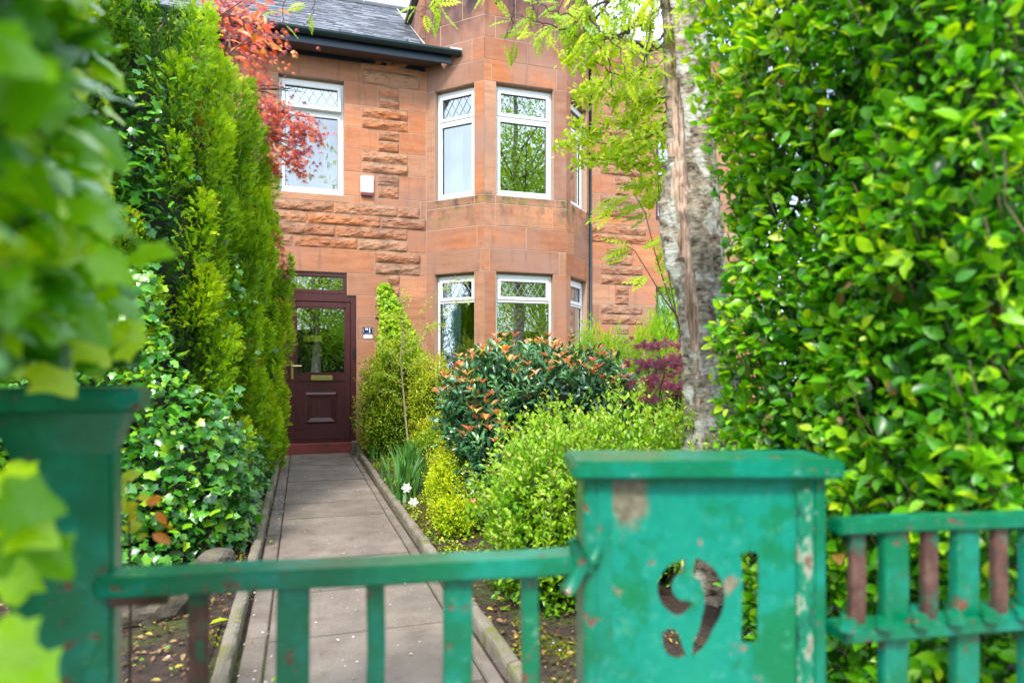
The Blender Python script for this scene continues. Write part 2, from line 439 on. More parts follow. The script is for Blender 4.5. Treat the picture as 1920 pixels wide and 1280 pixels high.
# ---------------------------------------------------------------- leaf templates (length along +Y)
def T_oval(wd=.5, fold=.10, curl=.12, n=4):
    v = [(0, 0, 0)]; f = []
    ys = [(i/n) for i in range(n+1)]
    prof = lambda t: math.sin(math.pi*min(1, t**.85))**.8*wd/2
    mid = [(0, t, -curl*t*t) for t in ys]
    L_ = [(-prof(t), t, fold*prof(t)/wd*2 - curl*t*t) for t in ys[1:-1]]
    R_ = [(prof(t), t, fold*prof(t)/wd*2 - curl*t*t) for t in ys[1:-1]]
    v = mid + L_ + R_; m = n+1; k = len(L_)
    f.append((0, m, 1)); f.append((0, 1, m+k))
    for i in range(k-1):
        f += [(i+1, m+i, m+i+1), (i+1, m+i+1, i+2), (i+1, i+2, m+k+i+1), (i+1, m+k+i+1, m+k+i)]
    f += [(k, m+k-1, k+1), (k, k+1, m+2*k-1)]
    return np.array(v), np.array(f)
def T_diamond(wd=.45, fold=.12):
    v = [(0, 0, 0), (-wd/2, .45, fold), (wd/2, .45, fold), (0, 1, -.05)]
    return np.array(v), np.array([(0, 3, 1), (0, 2, 3)])
def T_fan(outline, zc=.0, bend=.15):
    pts = [(0, .38, zc)]
    for (x, y) in outline: pts.append((x, y, -bend*(x*x*1.6 + max(0, y-.4)**2)))
    n = len(outline)
    return np.array(pts), np.array([(0, 1+(i+1) % n, 1+i) for i in range(n)])
half = [(0, .08), (.17, -.02), (.36, .0), (.40, .16), (.38, .26), (.58, .38), (.40, .50), (.27, .64), (.13, .88), (0, 1.0)]
T_ivy = T_fan(half + [(-x, y) for x, y in reversed(half[1:-1])], .04, .22)
mh = []
for k, (ang, ln) in enumerate([(145, .38), (100, .55), (55, .72), (20, .92)]):
    a = R(ang); mh.append((math.sin(a)*ln, .3+math.cos(a)*ln))
    if ang > 20:
        a2 = R(ang - 20); mh.append((math.sin(a2)*.2, .3+math.cos(a2)*.2))
    else:
        mh.append((.055, .5))
mh = [(0.03, .22)] + mh + [(0, 1.35)]
T_maple = T_fan([mh[0]] + mh[1:] + [(-x, y) for x, y in reversed(mh[1:-1])] + [(-.03, .22)], .03, .25)
def T_pinnate(pairs=6, wd=.060, ln=.27):
    V = []; F = []
    def leaflet(p, ang, s, drop):
        k = len(V); c, sn = math.cos(ang), math.sin(ang)
        for (x, y, z) in ((0, 0, 0), (-wd, .45*ln, .02), (wd, .45*ln, .02), (-wd*.75, .75*ln, 0), (wd*.75, .75*ln, 0), (0, ln, -.03)):
            x, y = x*s, y*s
            V.append((p[0] + x*c + y*sn, p[1] - x*sn + y*c, p[2] + z + drop*abs(y)))
        F.extend([(k, k+2, k+1), (k+1, k+2, k+3), (k+3, k+2, k+4), (k+3, k+4, k+5)])
    for i in range(pairs):
        t = .2 + .72*i/(pairs-1); z = -.35*t*t
        s = .8 + .4*math.sin(math.pi*i/(pairs-1))
        for sg in (-1, 1): leaflet((0, t, z), sg*R(62 - 22*i/pairs), s, -.25)
    leaflet((0, .97, -.34), 0, 1.1, -.3)
    k = len(V)
    V.extend([(-.008, 0, 0), (.008, 0, 0), (.006, .5, -.0875), (-.006, .5, -.0875), (.004, 1, -.35), (-.004, 1, -.35)])
    F.extend([(k, k+1, k+2), (k, k+2, k+3), (k+3, k+2, k+4), (k+3, k+4, k+5)])
    return np.array(V), np.array(F)
T_pin = T_pinnate()
def T_spray(n=5):
    V = []; F = []
    def dia(p, ang, ln, wd, zt):
        k = len(V); c, s = math.cos(ang), math.sin(ang)
        for (x, y, z) in ((0, 0, 0), (-wd, ln*.5, zt*.5), (wd, ln*.5, zt*.5), (0, ln, zt)):
            V.append((p[0]+x*c+y*s, p[1]-x*s+y*c, p[2]+z))
        F.extend([(k, k+2, k+1), (k+1, k+2, k+3)])
    for i in range(n):
        t = .12 + .72*i/(n-1)
        ln = .42*(1-.45*t)
        for sg in (-1, 1): dia((0, t, .06*math.sin(3*t)), sg*R(48 - 14*t), ln, .062, random.uniform(-.12, .1))
    dia((0, .78, .03), 0, .34, .07, -.06)
    dia((0, 0, 0), 0, .9, .05, 0.03)
    return np.array(V), np.array(F)
T_spr = T_spray(4)
T_blade = (np.array([(-.03, 0, 0), (.03, 0, 0), (-.035, .35, .01), (.035, .35, .01), (-.025, .7, .0), (.025, .7, .0), (0, 1, -.05)]),
           np.array([(0, 1, 3), (0, 3, 2), (2, 3, 5), (2, 5, 4), (4, 5, 6)]))

def norm(a): return a/np.maximum(np.linalg.norm(a, axis=-1, keepdims=True), 1e-9)
def basis(tip, nrm):
    """rotation matrices with columns x, y(tip), z(normal)"""
    y = norm(tip); x = norm(np.cross(y, nrm)); z = np.cross(x, y)
    return np.stack([x, y, z], axis=-1)
def merge(T, P, B, S, rnd):
    tv, tf = T; N = len(P); nv = len(tv)
    S = np.asarray(S).reshape(N, 1, 1)
    V = np.einsum('nij,vj->nvi', B, tv)*S + P[:, None, :]
    F = tf[None] + (np.arange(N)*nv)[:, None, None]
    return V.reshape(-1, 3), F.reshape(-1, tf.shape[1]), np.repeat(rnd, nv)
_variants = {}
def variant_meshes(key, T, mat, n=6, smooth=True):
    if key not in _variants:
        out = []
        for i in range(n):
            v = T[0].copy(); v[:, 2] += rng.normal(0, .015, len(v))
            o = mesh_obj('leaf', v, T[1], mat, None, np.full(len(v), (i+.5)/n), smooth)
            out.append(o.data); bpy.data.objects.remove(o)
        _variants[key] = out
    return _variants[key]
CAMP = np.array([0, 0, EYE])
def cam_uv(P):
    d = P - CAMP; s, c = math.sin(THETA), math.cos(THETA)
    z = d[:, 0]*s + d[:, 1]*c; x = d[:, 0]*c - d[:, 1]*s
    zz = np.where(z > .05, z, 1e9)
    return 960 + FPX*x/zz, 697 - FPX*d[:, 2]/zz, z
def plant_leaves(root, T, mat, P, tip, nrm, S, rnd, key=None, singles=0, name='foliage', score=None):
    """merged foliage as one part; the `singles` leaves that show largest as parts of their own"""
    P = np.asarray(P, float); B = basis(np.asarray(tip, float), np.asarray(nrm, float)); S = np.asarray(S, float)
    rnd = np.clip(rnd, 0, 1)
    N = len(P); pick = np.zeros(N, bool)
    if singles:
        u, v, z = cam_uv(P)
        inn = (u > 0) & (u < 1920) & (v > 0) & (v < 1280) & (z > .1)
        sc = S/np.maximum(z, .1)
        if score is not None: sc = sc*score
        sc = np.where(inn, sc, -1)
        idx = np.argsort(-sc)[:singles]; idx = idx[sc[idx] > 0]; pick[idx] = True
        vm = variant_meshes(key, T, mat)
        base = wl(root)
        for i in idx:
            o = bpy.data.objects.new('leaf', vm[min(int(rnd[i]*len(vm)), len(vm)-1)]); COL.objects.link(o)
            m = Matrix(B[i].tolist()).to_4x4()
            m = Matrix.Translation(Vector(P[i]) - base) @ m @ Matrix.Scale(float(S[i]), 4)
            o.parent = root; o.matrix_local = m
    k = ~pick
    if k.any():
        V, F, r = merge(T, P[k], B[k], S[k], rnd[k])
        o = mesh_obj(name, V, F, mat, None, r, True); adopt(o, root); o['kind'] = 'stuff'
        return o

def sphere_dirs(n):
    d = rng.normal(size=(n, 3)); return norm(d)
def blob_points(n, c, r, depth=.25, zmin=None, nz=.18, nf=2.5, keep=None):
    """points in the outer shell of a lumpy ellipsoid"""
    d = sphere_dirs(n); r = np.array(r); c = np.array(c)
    lump = np.array([noise.fractal(Vector(x*nf)+Vector(c*3), .9, 2, 3) for x in d])
    rad = 1 + nz*lump*1.6
    sh = 1 - depth*rng.random(n)**1.6
    P = c + d*r*(rad*sh)[:, None]
    nrm = norm(d/r)
    k = np.ones(n, bool)
    if zmin is not None: k &= P[:, 2] > zmin
    if keep is not None: k &= keep(P)
    return P[k], nrm[k], sh[k]
def leaf_dirs(nrm, up=.5, out=.6, rand=.6):
    n = len(nrm)
    tip = norm(nrm*out + np.array([0, 0, up]) + rng.normal(0, rand, (n, 3)))
    nn = norm(nrm*.5 + np.array([0, 0, .8]) + rng.normal(0, .45, (n, 3)))
    return tip, nn
def twigs(root, starts, ends, r0, r1, mat, name='branches', bend=.06, n=5, stuff=True, seg=5):
    b = MB()
    for a, e in zip(starts, ends):
        a = Vector(a); e = Vector(e); L_ = (e-a).length; pts = []
        off = Vector(rng.normal(0, bend*L_, 3)); off2 = Vector(rng.normal(0, bend*L_*.5, 3))
        for i in range(n):
            t = i/(n-1); pts.append(a.lerp(e, t) + off*math.sin(math.pi*t) + off2*math.sin(2*math.pi*t))
        b.tube(pts, [r0*(1-t)+r1*t for t in np.linspace(0, 1, n)], seg, caps=False)
    o = b.build(name, mat, root, True)
    if stuff: o['kind'] = 'stuff'
    return o
def core(root, c, r, mat, name='shade_filler', nz=.12):
    """added dark lumpy filler standing in for the shaded inside of a plant"""
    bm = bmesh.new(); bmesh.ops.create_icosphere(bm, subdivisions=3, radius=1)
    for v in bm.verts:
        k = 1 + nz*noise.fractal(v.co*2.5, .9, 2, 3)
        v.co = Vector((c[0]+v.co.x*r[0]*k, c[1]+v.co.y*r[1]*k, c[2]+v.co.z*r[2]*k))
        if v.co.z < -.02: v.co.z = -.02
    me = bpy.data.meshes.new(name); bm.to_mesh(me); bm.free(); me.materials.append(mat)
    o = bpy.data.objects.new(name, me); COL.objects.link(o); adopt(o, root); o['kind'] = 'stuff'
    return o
M['inner'] = plain('inner_shade_filler', (.010, .016, .005), .95, var=.7, scale=40)  # near-black colour that paints the shade deep inside the plants

# ================================================================= THE SETTING
def sheet(name, x0, x1, y0, y1, z, mat, step=None, amp=0, hole=None):
    if step is None:
        o = mesh_obj(name, [(x0, y0, z), (x1, y0, z), (x1, y1, z), (x0, y1, z)], [(0, 1, 2, 3)], mat)
    else:
        nx = int((x1-x0)/step)+1; ny = int((y1-y0)/step)+1
        xs = np.linspace(x0, x1, nx); ys = np.linspace(y0, y1, ny)
        V = [(x, y, z + amp*noise.fractal(Vector((x*5, y*5, .3)), .9, 2.2, 5)) for y in ys for x in xs]
        i, j = np.meshgrid(np.arange(nx-1), np.arange(ny-1)); a = (j*nx+i).ravel()
        o = mesh_obj(name, V, np.stack([a, a+1, a+nx+1, a+nx], 1), mat, smooth=True)
    o['kind'] = 'structure'
    return o
sheet('ground', -60, 60, -60, 80, -.06, M['soil'])
sheet('soil_bed', -2.6, -.34, 1.35, 9.5, -.005, M['soil'], .035, .022)
sheet('soil_bed', .75, 7.0, 1.35, 9.5, .0, M['soil'], .04, .022)
sheet('pavement', -30, 30, -2.2, 1.0, -.04, M['pave'])
sheet('road', -30, 30, -9.5, -2.2, -.055, M['asphalt'])

path = thing('path', 'straight garden path of concrete slabs leading to the maroon front door', 'path', (0.25, 1.2, 0))
path['kind'] = 'structure'; del path['category']
MB().box(-.36, .78, 1.0, 9.44, -.05, -.012).build('joint_bed', M['soil'], path)
yj = [2.92 + .597*k for k in range(-3, 12)]; yj[-1] = 9.44
for a, b_ in zip(yj[:-1], yj[1:]):
    dz = random.uniform(-.003, .002)
    MB().box(-.128, .638, a+.005, b_-.005, -.03, dz).build('slab', M['slab'], path, bevel=.004)
for x0, x1 in ((-.222, -.138), (.648, .705)):
    y = 1.15
    while y < 9.3:
        y2 = min(y + .92, 9.43)
        MB().box(x0, x1, y+.004, y2-.004, -.03, -.004 + random.uniform(-.003, .002)).build('channel_stone', M['slab'], path, bevel=.004)
        y = y2
for side, x0, x1 in ((0, -.298, -.238), (1, .718, .778)):
    kb = thing('kerb', '', 'kerb', ((x0+x1)/2, 1.2, 0)); kb['kind'] = 'structure'; del kb['category']
    kb['label'] = ('round-topped concrete kerb along the ivy side of the path', 'round-topped concrete kerb along the flower bed side of the path')[side]
    y = 1.2 + .2*side
    while y < 9.15:
        y2 = min(y + .915, 9.2); w_ = (x1-x0)/2; dx = random.uniform(-.006, .006)
        prof = [(-w_, -.04), (-w_, .036), (-w_*.85, .050), (-w_*.5, .057), (0, .059), (w_*.5, .057), (w_*.85, .050), (w_, .036), (w_, -.04)]
        V = []; F = []; ny = 24; xm = (x0+x1)/2 + dx
        for j in range(ny+1):
            yy = y+.004 + (y2-y-.008)*j/ny
            for (px, pz) in prof:
                q = noise.fractal(Vector((px*25, yy*14, pz*20+side*9)), .8, 2, 3)*.006
                V.append((xm+px+q, yy, pz+q))
        n9 = len(prof)
        for j in range(ny):
            for i in range(n9-1): F.append((j*n9+i, j*n9+i+1, (j+1)*n9+i+1, (j+1)*n9+i))
        F.append(tuple(range(n9-1, -1, -1))); F.append(tuple(ny*n9+i for i in range(n9)))
        mesh_obj('kerb_stone', V, F, M['kerb'], kb)
        y = y2
# low cross edging by the step
ed = thing('bed_edging', 'low mossy concrete edging with a short post beside the front step', 'edging', (1.2, 9.0, 0))
MB().box(.80, 2.3, 8.93, 8.99, -.05, .09).build('edging_strip', M['kerb'], ed, bevel=.008)
MB().box(.70, .80, 8.88, 9.04, -.05, .15).build('post', M['kerb'], ed, bevel=.012)
MB().box(.66, .76, 9.15, 9.42, -.05, .17).build('end_block', M['kerb'], ed, bevel=.012)

# ================================================================= THE HOUSE
D = 9.6
AX = 1.747; BX, BY = 2.439, 8.908; CX = 3.674; DX = CX + .692
class Face:
    def __init__(s, ox, oy, ang): s.o = Vector((ox, oy, 0)); s.a = ang; s.m = Matrix.Translation(s.o) @ Matrix.Rotation(ang, 4, 'Z')
FW = Face(0, D, 0)                       # main wall, t = world X
FL = Face(AX, D, R(-45))                 # left cant
FF = Face(0, BY, 0)                      # bay front, t = world X
FR = Face(CX, BY, R(45))                 # right cant
LC = .692*math.sqrt(2)

house = thing('sandstone_house', 'red sandstone terraced house with canted bay, white windows and maroon door', 'house', (1.5, D, 0))
nhouse = thing('sandstone_house', 'neighbouring red sandstone house right of the downpipe with maroon window frames', 'house', (6.0, D, 0))

_stones = []
def rock_mesh(w_, h_):
    nx = max(6, int(w_/.028)); nz = max(5, int(h_/.02)); V = []; sd_ = random.uniform(0, 100)
    for j in range(nz+1):
        for i in range(nx+1):
            x = -w_/2 + w_*i/nx; z = -h_/2 + h_*j/nz
            ex = min(i, nx-i)/nx*w_; ez = min(j, nz-j)/nz*h_
            m = min(1, ex/.03)*min(1, ez/.025)
            zc = j/nz
            dd = .006 + .021*m*(.55 + .9*noise.fractal(Vector((x*6+sd_, z*14, .5)), .8, 2.1, 4)) + .02*m*math.sin(math.pi*min(1, (1-zc)*1.1))**2*(.6+.8*noise.noise(Vector((x*9, sd_, z*5))))
            V.append((x + .004*noise.noise(Vector((x*30, z*30, sd_)))*m, -dd*m - .001, z))
    F = [(j*(nx+1)+i, j*(nx+1)+i+1, (j+1)*(nx+1)+i+1, (j+1)*(nx+1)+i) for j in range(nz) for i in range(nx)]
    # sides back to the wall
    n0 = len(V)
    ring = [i for i in range(nx+1)] + [(j)*(nx+1)+nx for j in range(1, nz+1)] + [nz*(nx+1)+i for i in range(nx-1, -1, -1)] + [j*(nx+1) for j in range(nz-1, 0, -1)]
    for k in ring: V.append((V[k][0], .06, V[k][2]))
    m_ = len(ring)
    for k in range(m_): F.append((ring[(k+1) % m_], ring[k], n0+k, n0+(k+1) % m_))
    return V, F
def stone(face, t0, t1, z0, z1, kind='S', root=None, d=.16, gap=.0030):
    root = root or house
    if t1 - t0 < .03 or z1 - z0 < .03: return
    w_, h_ = t1-t0-2*gap, z1-z0-2*gap
    if kind == 'S':
        k = ('S', round(w_, 3), round(h_, 3), d)
        V = [(-w_/2, 0, -h_/2), (w_/2, 0, -h_/2), (w_/2, 0, h_/2), (-w_/2, 0, h_/2)]
        b = MB().box(-w_/2, w_/2, 0, d, -h_/2, h_/2)
        o = b.build('stone', M['ashlar' if face is FW else 'bay'], bevel=.0035)
    else:
        V, F = rock_mesh(w_, h_)
        o = mesh_obj('stone', V, F, M['rockface'])
    p = face.m @ Vector(((t0+t1)/2, random.uniform(-.0015, .0015), (z0+z1)/2))
    o.rotation_euler = (0, 0, face.a); o.parent = root; o.location = p - Vector(root.location)
    return o
def course(face, z0, z1, segs, root=None):
    """segs: list of (t0, t1, kind) ; R2 = two half-height rock-faced stones"""
    for t0, t1, k in segs:
        if k == 'R2':
            zm = (z0+z1)/2 + random.uniform(-.006, .006)
            stone(face, t0, t1, z0, zm, 'R', root); stone(face, t0, t1, zm, z1, 'R', root)
        else: stone(face, t0, t1, z0, z1, k, root)
G = [0.0, .28, .60, .92, 1.24, 1.56, 1.88, 2.20, 2.515, 2.85, 3.015, 3.18, 3.345, 3.50, 3.61, 3.955, 4.27, 4.585, 4.90, 5.215]
WL = -2.6
# left of the openings (mostly behind the conifers)
WX0, WX1 = -.292, .58
for i, (z0, z1) in enumerate(zip(G[14:19], G[15:20])):
    a = .823 if i % 2 else 1.04
    l = -.62 if i % 2 else -.86
    course(FW, z0, z1, [(WL, l, 'R2'), (l, WX0, 'S')])
    if i % 2 == 0:    # (4 rows: narrow rough / wide rough)
        course(FW, z0, z1, [(WX1, 1.045, 'S'), (1.045, 1.36, 'R2'), (1.36, AX, 'S')])
    else:
        course(FW, z0, z1, [(WX1, .82, 'S'), (.82, 1.49, 'R2'), (1.49, AX, 'S')])
# lintel course and the stones under the eave
course(FW, 5.215, 5.66, [(WL, -.7, 'S'), (-.7, .815, 'S'), ])
course(FW, 5.215, 5.43, [(.815, 1.66, 'R')]); course(FW, 5.43, 5.66, [(.815, 1.66, 'R')]); stone(FW, 1.66, AX, 5.215, 5.66)
# sill course
course(FW, 3.50, 3.61, [(WL, -.5, 'S')]); stone(FW, -.5, .66, 3.50, 3.60); course(FW, 3.50, 3.64-.03, [(.72+.26, 1.66, 'S')]); stone(FW, .66, .98, 3.50, 3.61); stone(FW, 1.66, AX, 3.345, 3.61)
course(FW, 3.345, 3.50, [(WL, -1.7, 'R'), (-1.7, -.75, 'R'), (-.75, .44, 'R'), (.44, 1.335, 'R'), (1.335, 1.66, 'R')])
course(FW, 3.18, 3.345, [(WL, -1.5, 'R'), (-1.5, -.6, 'R'), (-.6, .092, 'R'), (.092, 1.09, 'R'), (1.09, AX, 'R')])
course(FW, 3.015, 3.18, [(WL, -1.7, 'R'), (-1.7, -.8, 'R'), (-.8, .464, 'R'), (.464, 1.48, 'R')])
course(FW, 2.85, 3.015, [(WL, -1.2, 'R'), (-1.2, -.098, 'R'), (-.098, .77, 'R'), (.77, 1.48, 'R')])
stone(FW, 1.48, AX, 2.85, 3.18)
course(FW, 2.515, 2.85, [(WL, -1.0, 'S'), (-1.0, 1.005, 'S'), (1.005, 1.668, 'R2'), (1.668, AX, 'S')])
course(FW, 2.20, 2.515, [(.62, 1.168, 'S'), (1.168, 1.366, 'R2'), (1.366, AX, 'S')])
course(FW, 2.20, 2.515, [(WL, -.9, 'S')])
for i in range(7):
    z0, z1 = G[6-i], G[7-i]
    course(FW, z0, z1, [(WL, -1.6 - .2*(i % 2), 'S'), (-1.6 - .2*(i % 2), -.9, 'S')])
    if i % 2 == 0: course(FW, z0, z1, [(.752, 1.002, 'S'), (1.002, 1.45, 'R2'), (1.45, AX, 'S')])
    else: course(FW, z0, z1, [(.752, 1.13, 'S'), (1.13, 1.36, 'R2'), (1.36, AX, 'S')])
# gable strip rising above the eave next to the bay
stone(FW, 1.66, AX, 5.66, 5.98); stone(FW, 1.66, AX, 5.98, 6.30); stone(FW, 1.66, AX, 6.30, 6.62)
# canted bay
q = math.sqrt(2)
l0, l1 = .106*q, .576*q
r0_, r1_ = .116*q, .586*q
f0, f1 = 2.612, 3.472
Z_U0, Z_U1, Z_L0, Z_L1 = 3.60, 5.19, 1.02, 2.53
def bay_course(z0, z1, sl, sf, sr):
    pl = [0]+sl+[LC]; pf = [BX]+sf+[CX]; pr = [0]+sr+[LC]
    for f_, ps in ((FL, pl), (FF, pf), (FR, pr)):
        for a, b_ in zip(ps[:-1], ps[1:]): stone(f_, a, b_, z0, z1, 'S', d=.15)
bay_course(6.42, 6.74, [.45], [3.05], [.5])
bay_course(6.11, 6.42, [.62], [2.9], [.3])
bay_course(5.80, 6.11, [.25], [2.60, 3.50], [.6])
bay_course(5.49, 5.80, [.78], [3.08], [.35])
bay_course(5.19, 5.49, [], [2.55, 3.52], [.7])
bay_course(3.48, 3.60, [l1], [2.60, 3.50], [.15])
bay_course(3.17, 3.48, [], [2.60, 3.46], [.6])
bay_course(2.85, 3.17, [.86], [3.06], [.3])
bay_course(2.53, 2.85, [.92], [2.52, 3.56], [.75])
bay_course(.90, 1.02, [.5], [3.0], [.5])
bay_course(.60, .90, [.3], [2.7, 3.4], [.3]); bay_course(.28, .60, [.6], [3.1], [.6]); bay_course(-.05, .28, [.3], [2.8], [.4])
for z0, z1 in ((Z_U0, Z_U1), (Z_L0, Z_L1)):
    stone(FL, 0, l0, z0, z1); stone(FL, l1, LC, z0, z1)
    stone(FF, BX, f0, z0, z1); stone(FF, f1, CX, z0, z1)
    stone(FR, 0, r0_, z0, z1); zz = np.linspace(z0, z1, 6)
    for a, b_ in zip(zz[:-1], zz[1:]): stone(FR, r1_, LC, a, b_)
# mullion jamb faces are the sides of those stones; coping and roof of the bay
MB().add([(1.60, 9.62, 6.74), (BX-.03, BY-.05, 6.74), (CX+.03, BY-.05, 6.74), (DX+.06, 9.62, 6.74), (DX+.06, 11.5, 6.74), (1.60, 11.5, 6.74),
          (1.60, 9.62, 6.82), (BX-.03, BY-.05, 6.82), (CX+.03, BY-.05, 6.82), (DX+.06, 9.62, 6.82), (DX+.06, 11.5, 6.82), (1.60, 11.5, 6.82)],
         [(5,4,3,2,1,0), (6,7,8,9,10,11)] + [(i, (i+1) % 6, 6+(i+1) % 6, 6+i) for i in range(6)]).build('bay_coping', M['rock'], house)
# backing walls with openings
def backing(face, t0, t1, z0, z1, holes, d0, d1, name, mat, root):
    ts = sorted({t0, t1} | {h[0] for h in holes} | {h[1] for h in holes}); zs = sorted({z0, z1} | {h[2] for h in holes} | {h[3] for h in holes})
    b = MB()
    for a, a2 in zip(ts[:-1], ts[1:]):
        for c, c2 in zip(zs[:-1], zs[1:]):
            tm, zm = (a+a2)/2, (c+c2)/2
            if not any(h[0] < tm < h[1] and h[2] < zm < h[3] for h in holes): b.box(a, a2, d0, d1, c, c2)
    return b.build(name, mat, root, mtx=face.m)
backing(FW, WL, AX+.01, -.05, 5.66, [(WX0, WX1, 3.60, 5.215), (-.9, .62, 2.0, 2.515), (-.9, .752, -.05, 2.2)], .003, .24, 'wall', M['mortar'], house)
backing(FL, 0, LC-.003, -.05, 6.6, [(l0, l1, Z_U0, Z_U1), (l0, l1, Z_L0, Z_L1)], .003, .15, 'wall', M['mortar'], house)
backing(FF, BX+.004, CX-.004, -.05, 6.6, [(f0, f1, Z_U0, Z_U1), (f0, f1, Z_L0, Z_L1)], .0032, .153, 'wall', M['mortar'], house)
backing(FR, .003, LC, -.05, 6.6, [(r0_, r1_, Z_U0, Z_U1), (r0_, r1_, Z_L0, Z_L1)], .003, .15, 'wall', M['mortar'], house)
MB().box(1.66, AX, D+.012, 11.5, 5.67, 6.6).build('wall', M['ashlar'], house)
# interior shell (rooms behind the glass)
for z0, z1 in ((.15, 2.75), (3.0, 5.45)):
    b = MB()
    b.box(-2.5, 5.4, 12.4, 12.45, z0, z1).box(-2.5, 5.4, D+.25, 12.4, z0-.05, z0).box(-2.5, 5.4, D+.25, 12.4, z1, z1+.05)
    b.box(BX-.2, CX+.2, BY+.3, D+.25, z0-.05, z0-.001).box(BX-.2, CX+.2, BY+.3, D+.25, z1+.001, z1+.05)
    b.box(1.3, 1.4, D+.26, 12.4, z0, z1).box(-2.55, -2.5, D+.25, 12.4, z0, z1).box(5.35, 5.4, D+.26, 12.4, z0, z1)
    b.build('interior_wall', M['room'], house)

def window(face, t0, t1, z0, z1, zt, root=house, setb=.085, top_open=0.0, lattice=True, mat=None, lower_sash=True):
    mat = mat or M['white']
    FWd, SW = .038, .040          # outer frame and sash widths
    base = face.m @ Vector(((t0+t1)/2, setb, z0))
    def put(b, name, mt, par, bevel=0.0, tilt=None):
        o = b.build(name, mt, None, bevel=bevel)
        o.rotation_euler = (0, 0, face.a)
        if par is root:
            o.parent = root; o.location = base - wl(root)
        else: o.parent = par; o.rotation_euler = (0, 0, 0)
        return o
    W2 = (t1-t0)/2; H_ = z1-z0; zt = zt - z0
    b = MB()
    b.box(-W2+.002, -W2+FWd, 0, .07, .001, H_-.002).box(W2-FWd, W2-.002, 0, .07, .001, H_-.002)
    b.box(-W2+FWd, W2-FWd, 0, .07, H_-FWd-.008, H_-.002).box(-W2+FWd, W2-FWd, -.012, .07, .001, FWd+.012).box(-W2+FWd, W2-FWd, 0, .07, zt-.022, zt+.022)
    wf = put(b, 'window', mat, root, .003)
    def sash(za, zb, nm='sash', sw=SW, y=-.014):
        b = MB(); a, c = -W2+FWd+.003, W2-FWd-.003
        b.box(a, a+sw, y, .05, za, zb).box(c-sw, c, y, .05, za, zb).box(a+sw, c-sw, y, .05, zb-sw, zb).box(a+sw, c-sw, y, .05, za, za+sw)
        return b, (a+sw, c-sw, za+sw, zb-sw)
    bt, g1 = sash(zt+.016, H_-FWd-.010, sw=.045)
    s1 = put(bt, 'top_sash', mat, wf, .003); top = [s1]
    if lower_sash:
        bl, g2 = sash(FWd+.016, zt-.026); s2 = put(bl, 'lower_sash', mat, wf, .003)
    else: g2 = (-W2+FWd, W2-FWd, FWd+.012, zt-.022); s2 = wf
    for g, par in ((g1, s1), (g2, s2)):
        pn = MB().box(g[0]-.005, g[1]+.005, .018, .022, g[2]-.005, g[3]+.005)
        # glass as a single sheet
        pn = MB().add([(g[0]-.004, .018, g[2]-.004), (g[1]+.004, .018, g[2]-.004), (g[1]+.004, .018, g[3]+.004), (g[0]-.004, .018, g[3]+.004)], [(0, 1, 2, 3)])
        o1 = put(pn, 'pane', M['glass'], wf)
        gk = MB(); e = .006
        gk.box(g[0], g[0]+e, .008, .019, g[2], g[3]).box(g[1]-e, g[1], .008, .019, g[2], g[3]).box(g[0]+e, g[1]-e, .008, .019, g[2], g[2]+e).box(g[0]+e, g[1]-e, .008, .019, g[3]-e, g[3])
        o2 = put(gk, 'gasket', M['black'], wf)
        if g is g1: top += [o1, o2]
    if lattice:
        b = MB(); wd = .0027
        gw, gh = g1[1]-g1[0], g1[3]-g1[2]; dy = gh/1.35; n = max(2, round(gw/(dy*.62))); dx = gw/n; off = .2*dx
        def clip(xa, za, xb, zb):
            # clip line to pane
            t_0, t_1 = 0, 1
            for (p, q_) in ((-(xb-xa), xa-g1[0]), (xb-xa, g1[1]-xa), (-(zb-za), za-g1[2]), (zb-za, g1[3]-za)):
                if abs(p) < 1e-9:
                    if q_ < 0: return None
                else:
                    t = q_/p
                    if p < 0: t_0 = max(t_0, t)
                    else: t_1 = min(t_1, t)
            if t_0 >= t_1: return None
            return (xa+(xb-xa)*t_0, za+(zb-za)*t_0, xa+(xb-xa)*t_1, za+(zb-za)*t_1)
        sl = dy/dx
        for k in range(-4, n+5):
            for sg in (1, -1):
                x0 = g1[0] + k*dx + off
                c = clip(x0, g1[2]-.0, x0 + sg*gh/sl, g1[3])
                if c is None: continue
                d = Vector((c[2]-c[0], 0, c[3]-c[1])); 
                if d.length < .01: continue
                nn = Vector((-d.z, 0, d.x)).normalized()*wd
                y = .013 if sg > 0 else .0145
                p0, p1 = Vector((c[0], y, c[1])), Vector((c[2], y, c[3]))
                b.add([p0-nn, p1-nn, p1+nn, p0+nn, p0-nn+Vector((0, .003, 0)), p1-nn+Vector((0, .003, 0)), p1+nn+Vector((0, .003, 0)), p0+nn+Vector((0, .003, 0))], [(0,1,2,3), (7,6,5,4), (0,4,5,1), (1,5,6,2), (2,6,7,3), (3,7,4,0)])
        if b.v: top.append(put(b, 'lead_lattice', M['lead_dark' if z0 > 3 and face is not FW else 'lead'], wf))
    if top_open:
        zh = H_-FWd-.01
        for o in top: o.matrix_local = Matrix.Translation((0, -.012, zh)) @ Matrix.Rotation(-top_open, 4, 'X') @ Matrix.Translation((0, .012, -zh)) @ o.matrix_local
    return wf
window(FW, WX0, WX1, 3.60, 5.19, 4.76, top_open=R(9))
window(FL, l0, l1, Z_U0, Z_U1-.03, 4.73)
window(FF, f0, f1, Z_U0, Z_U1-.03, 4.73)
window(FR, r0_, r1_, Z_U0, Z_U1-.03, 4.73)
window(FL, l0, l1, Z_L0, Z_L1-.03, 2.13, lower_sash=False)
window(FF, f0, f1, Z_L0, Z_L1-.03, 2.13, lower_sash=False)
window(FR, r0_, r1_, Z_L0, Z_L1-.03, 2.13, lower_sash=False)
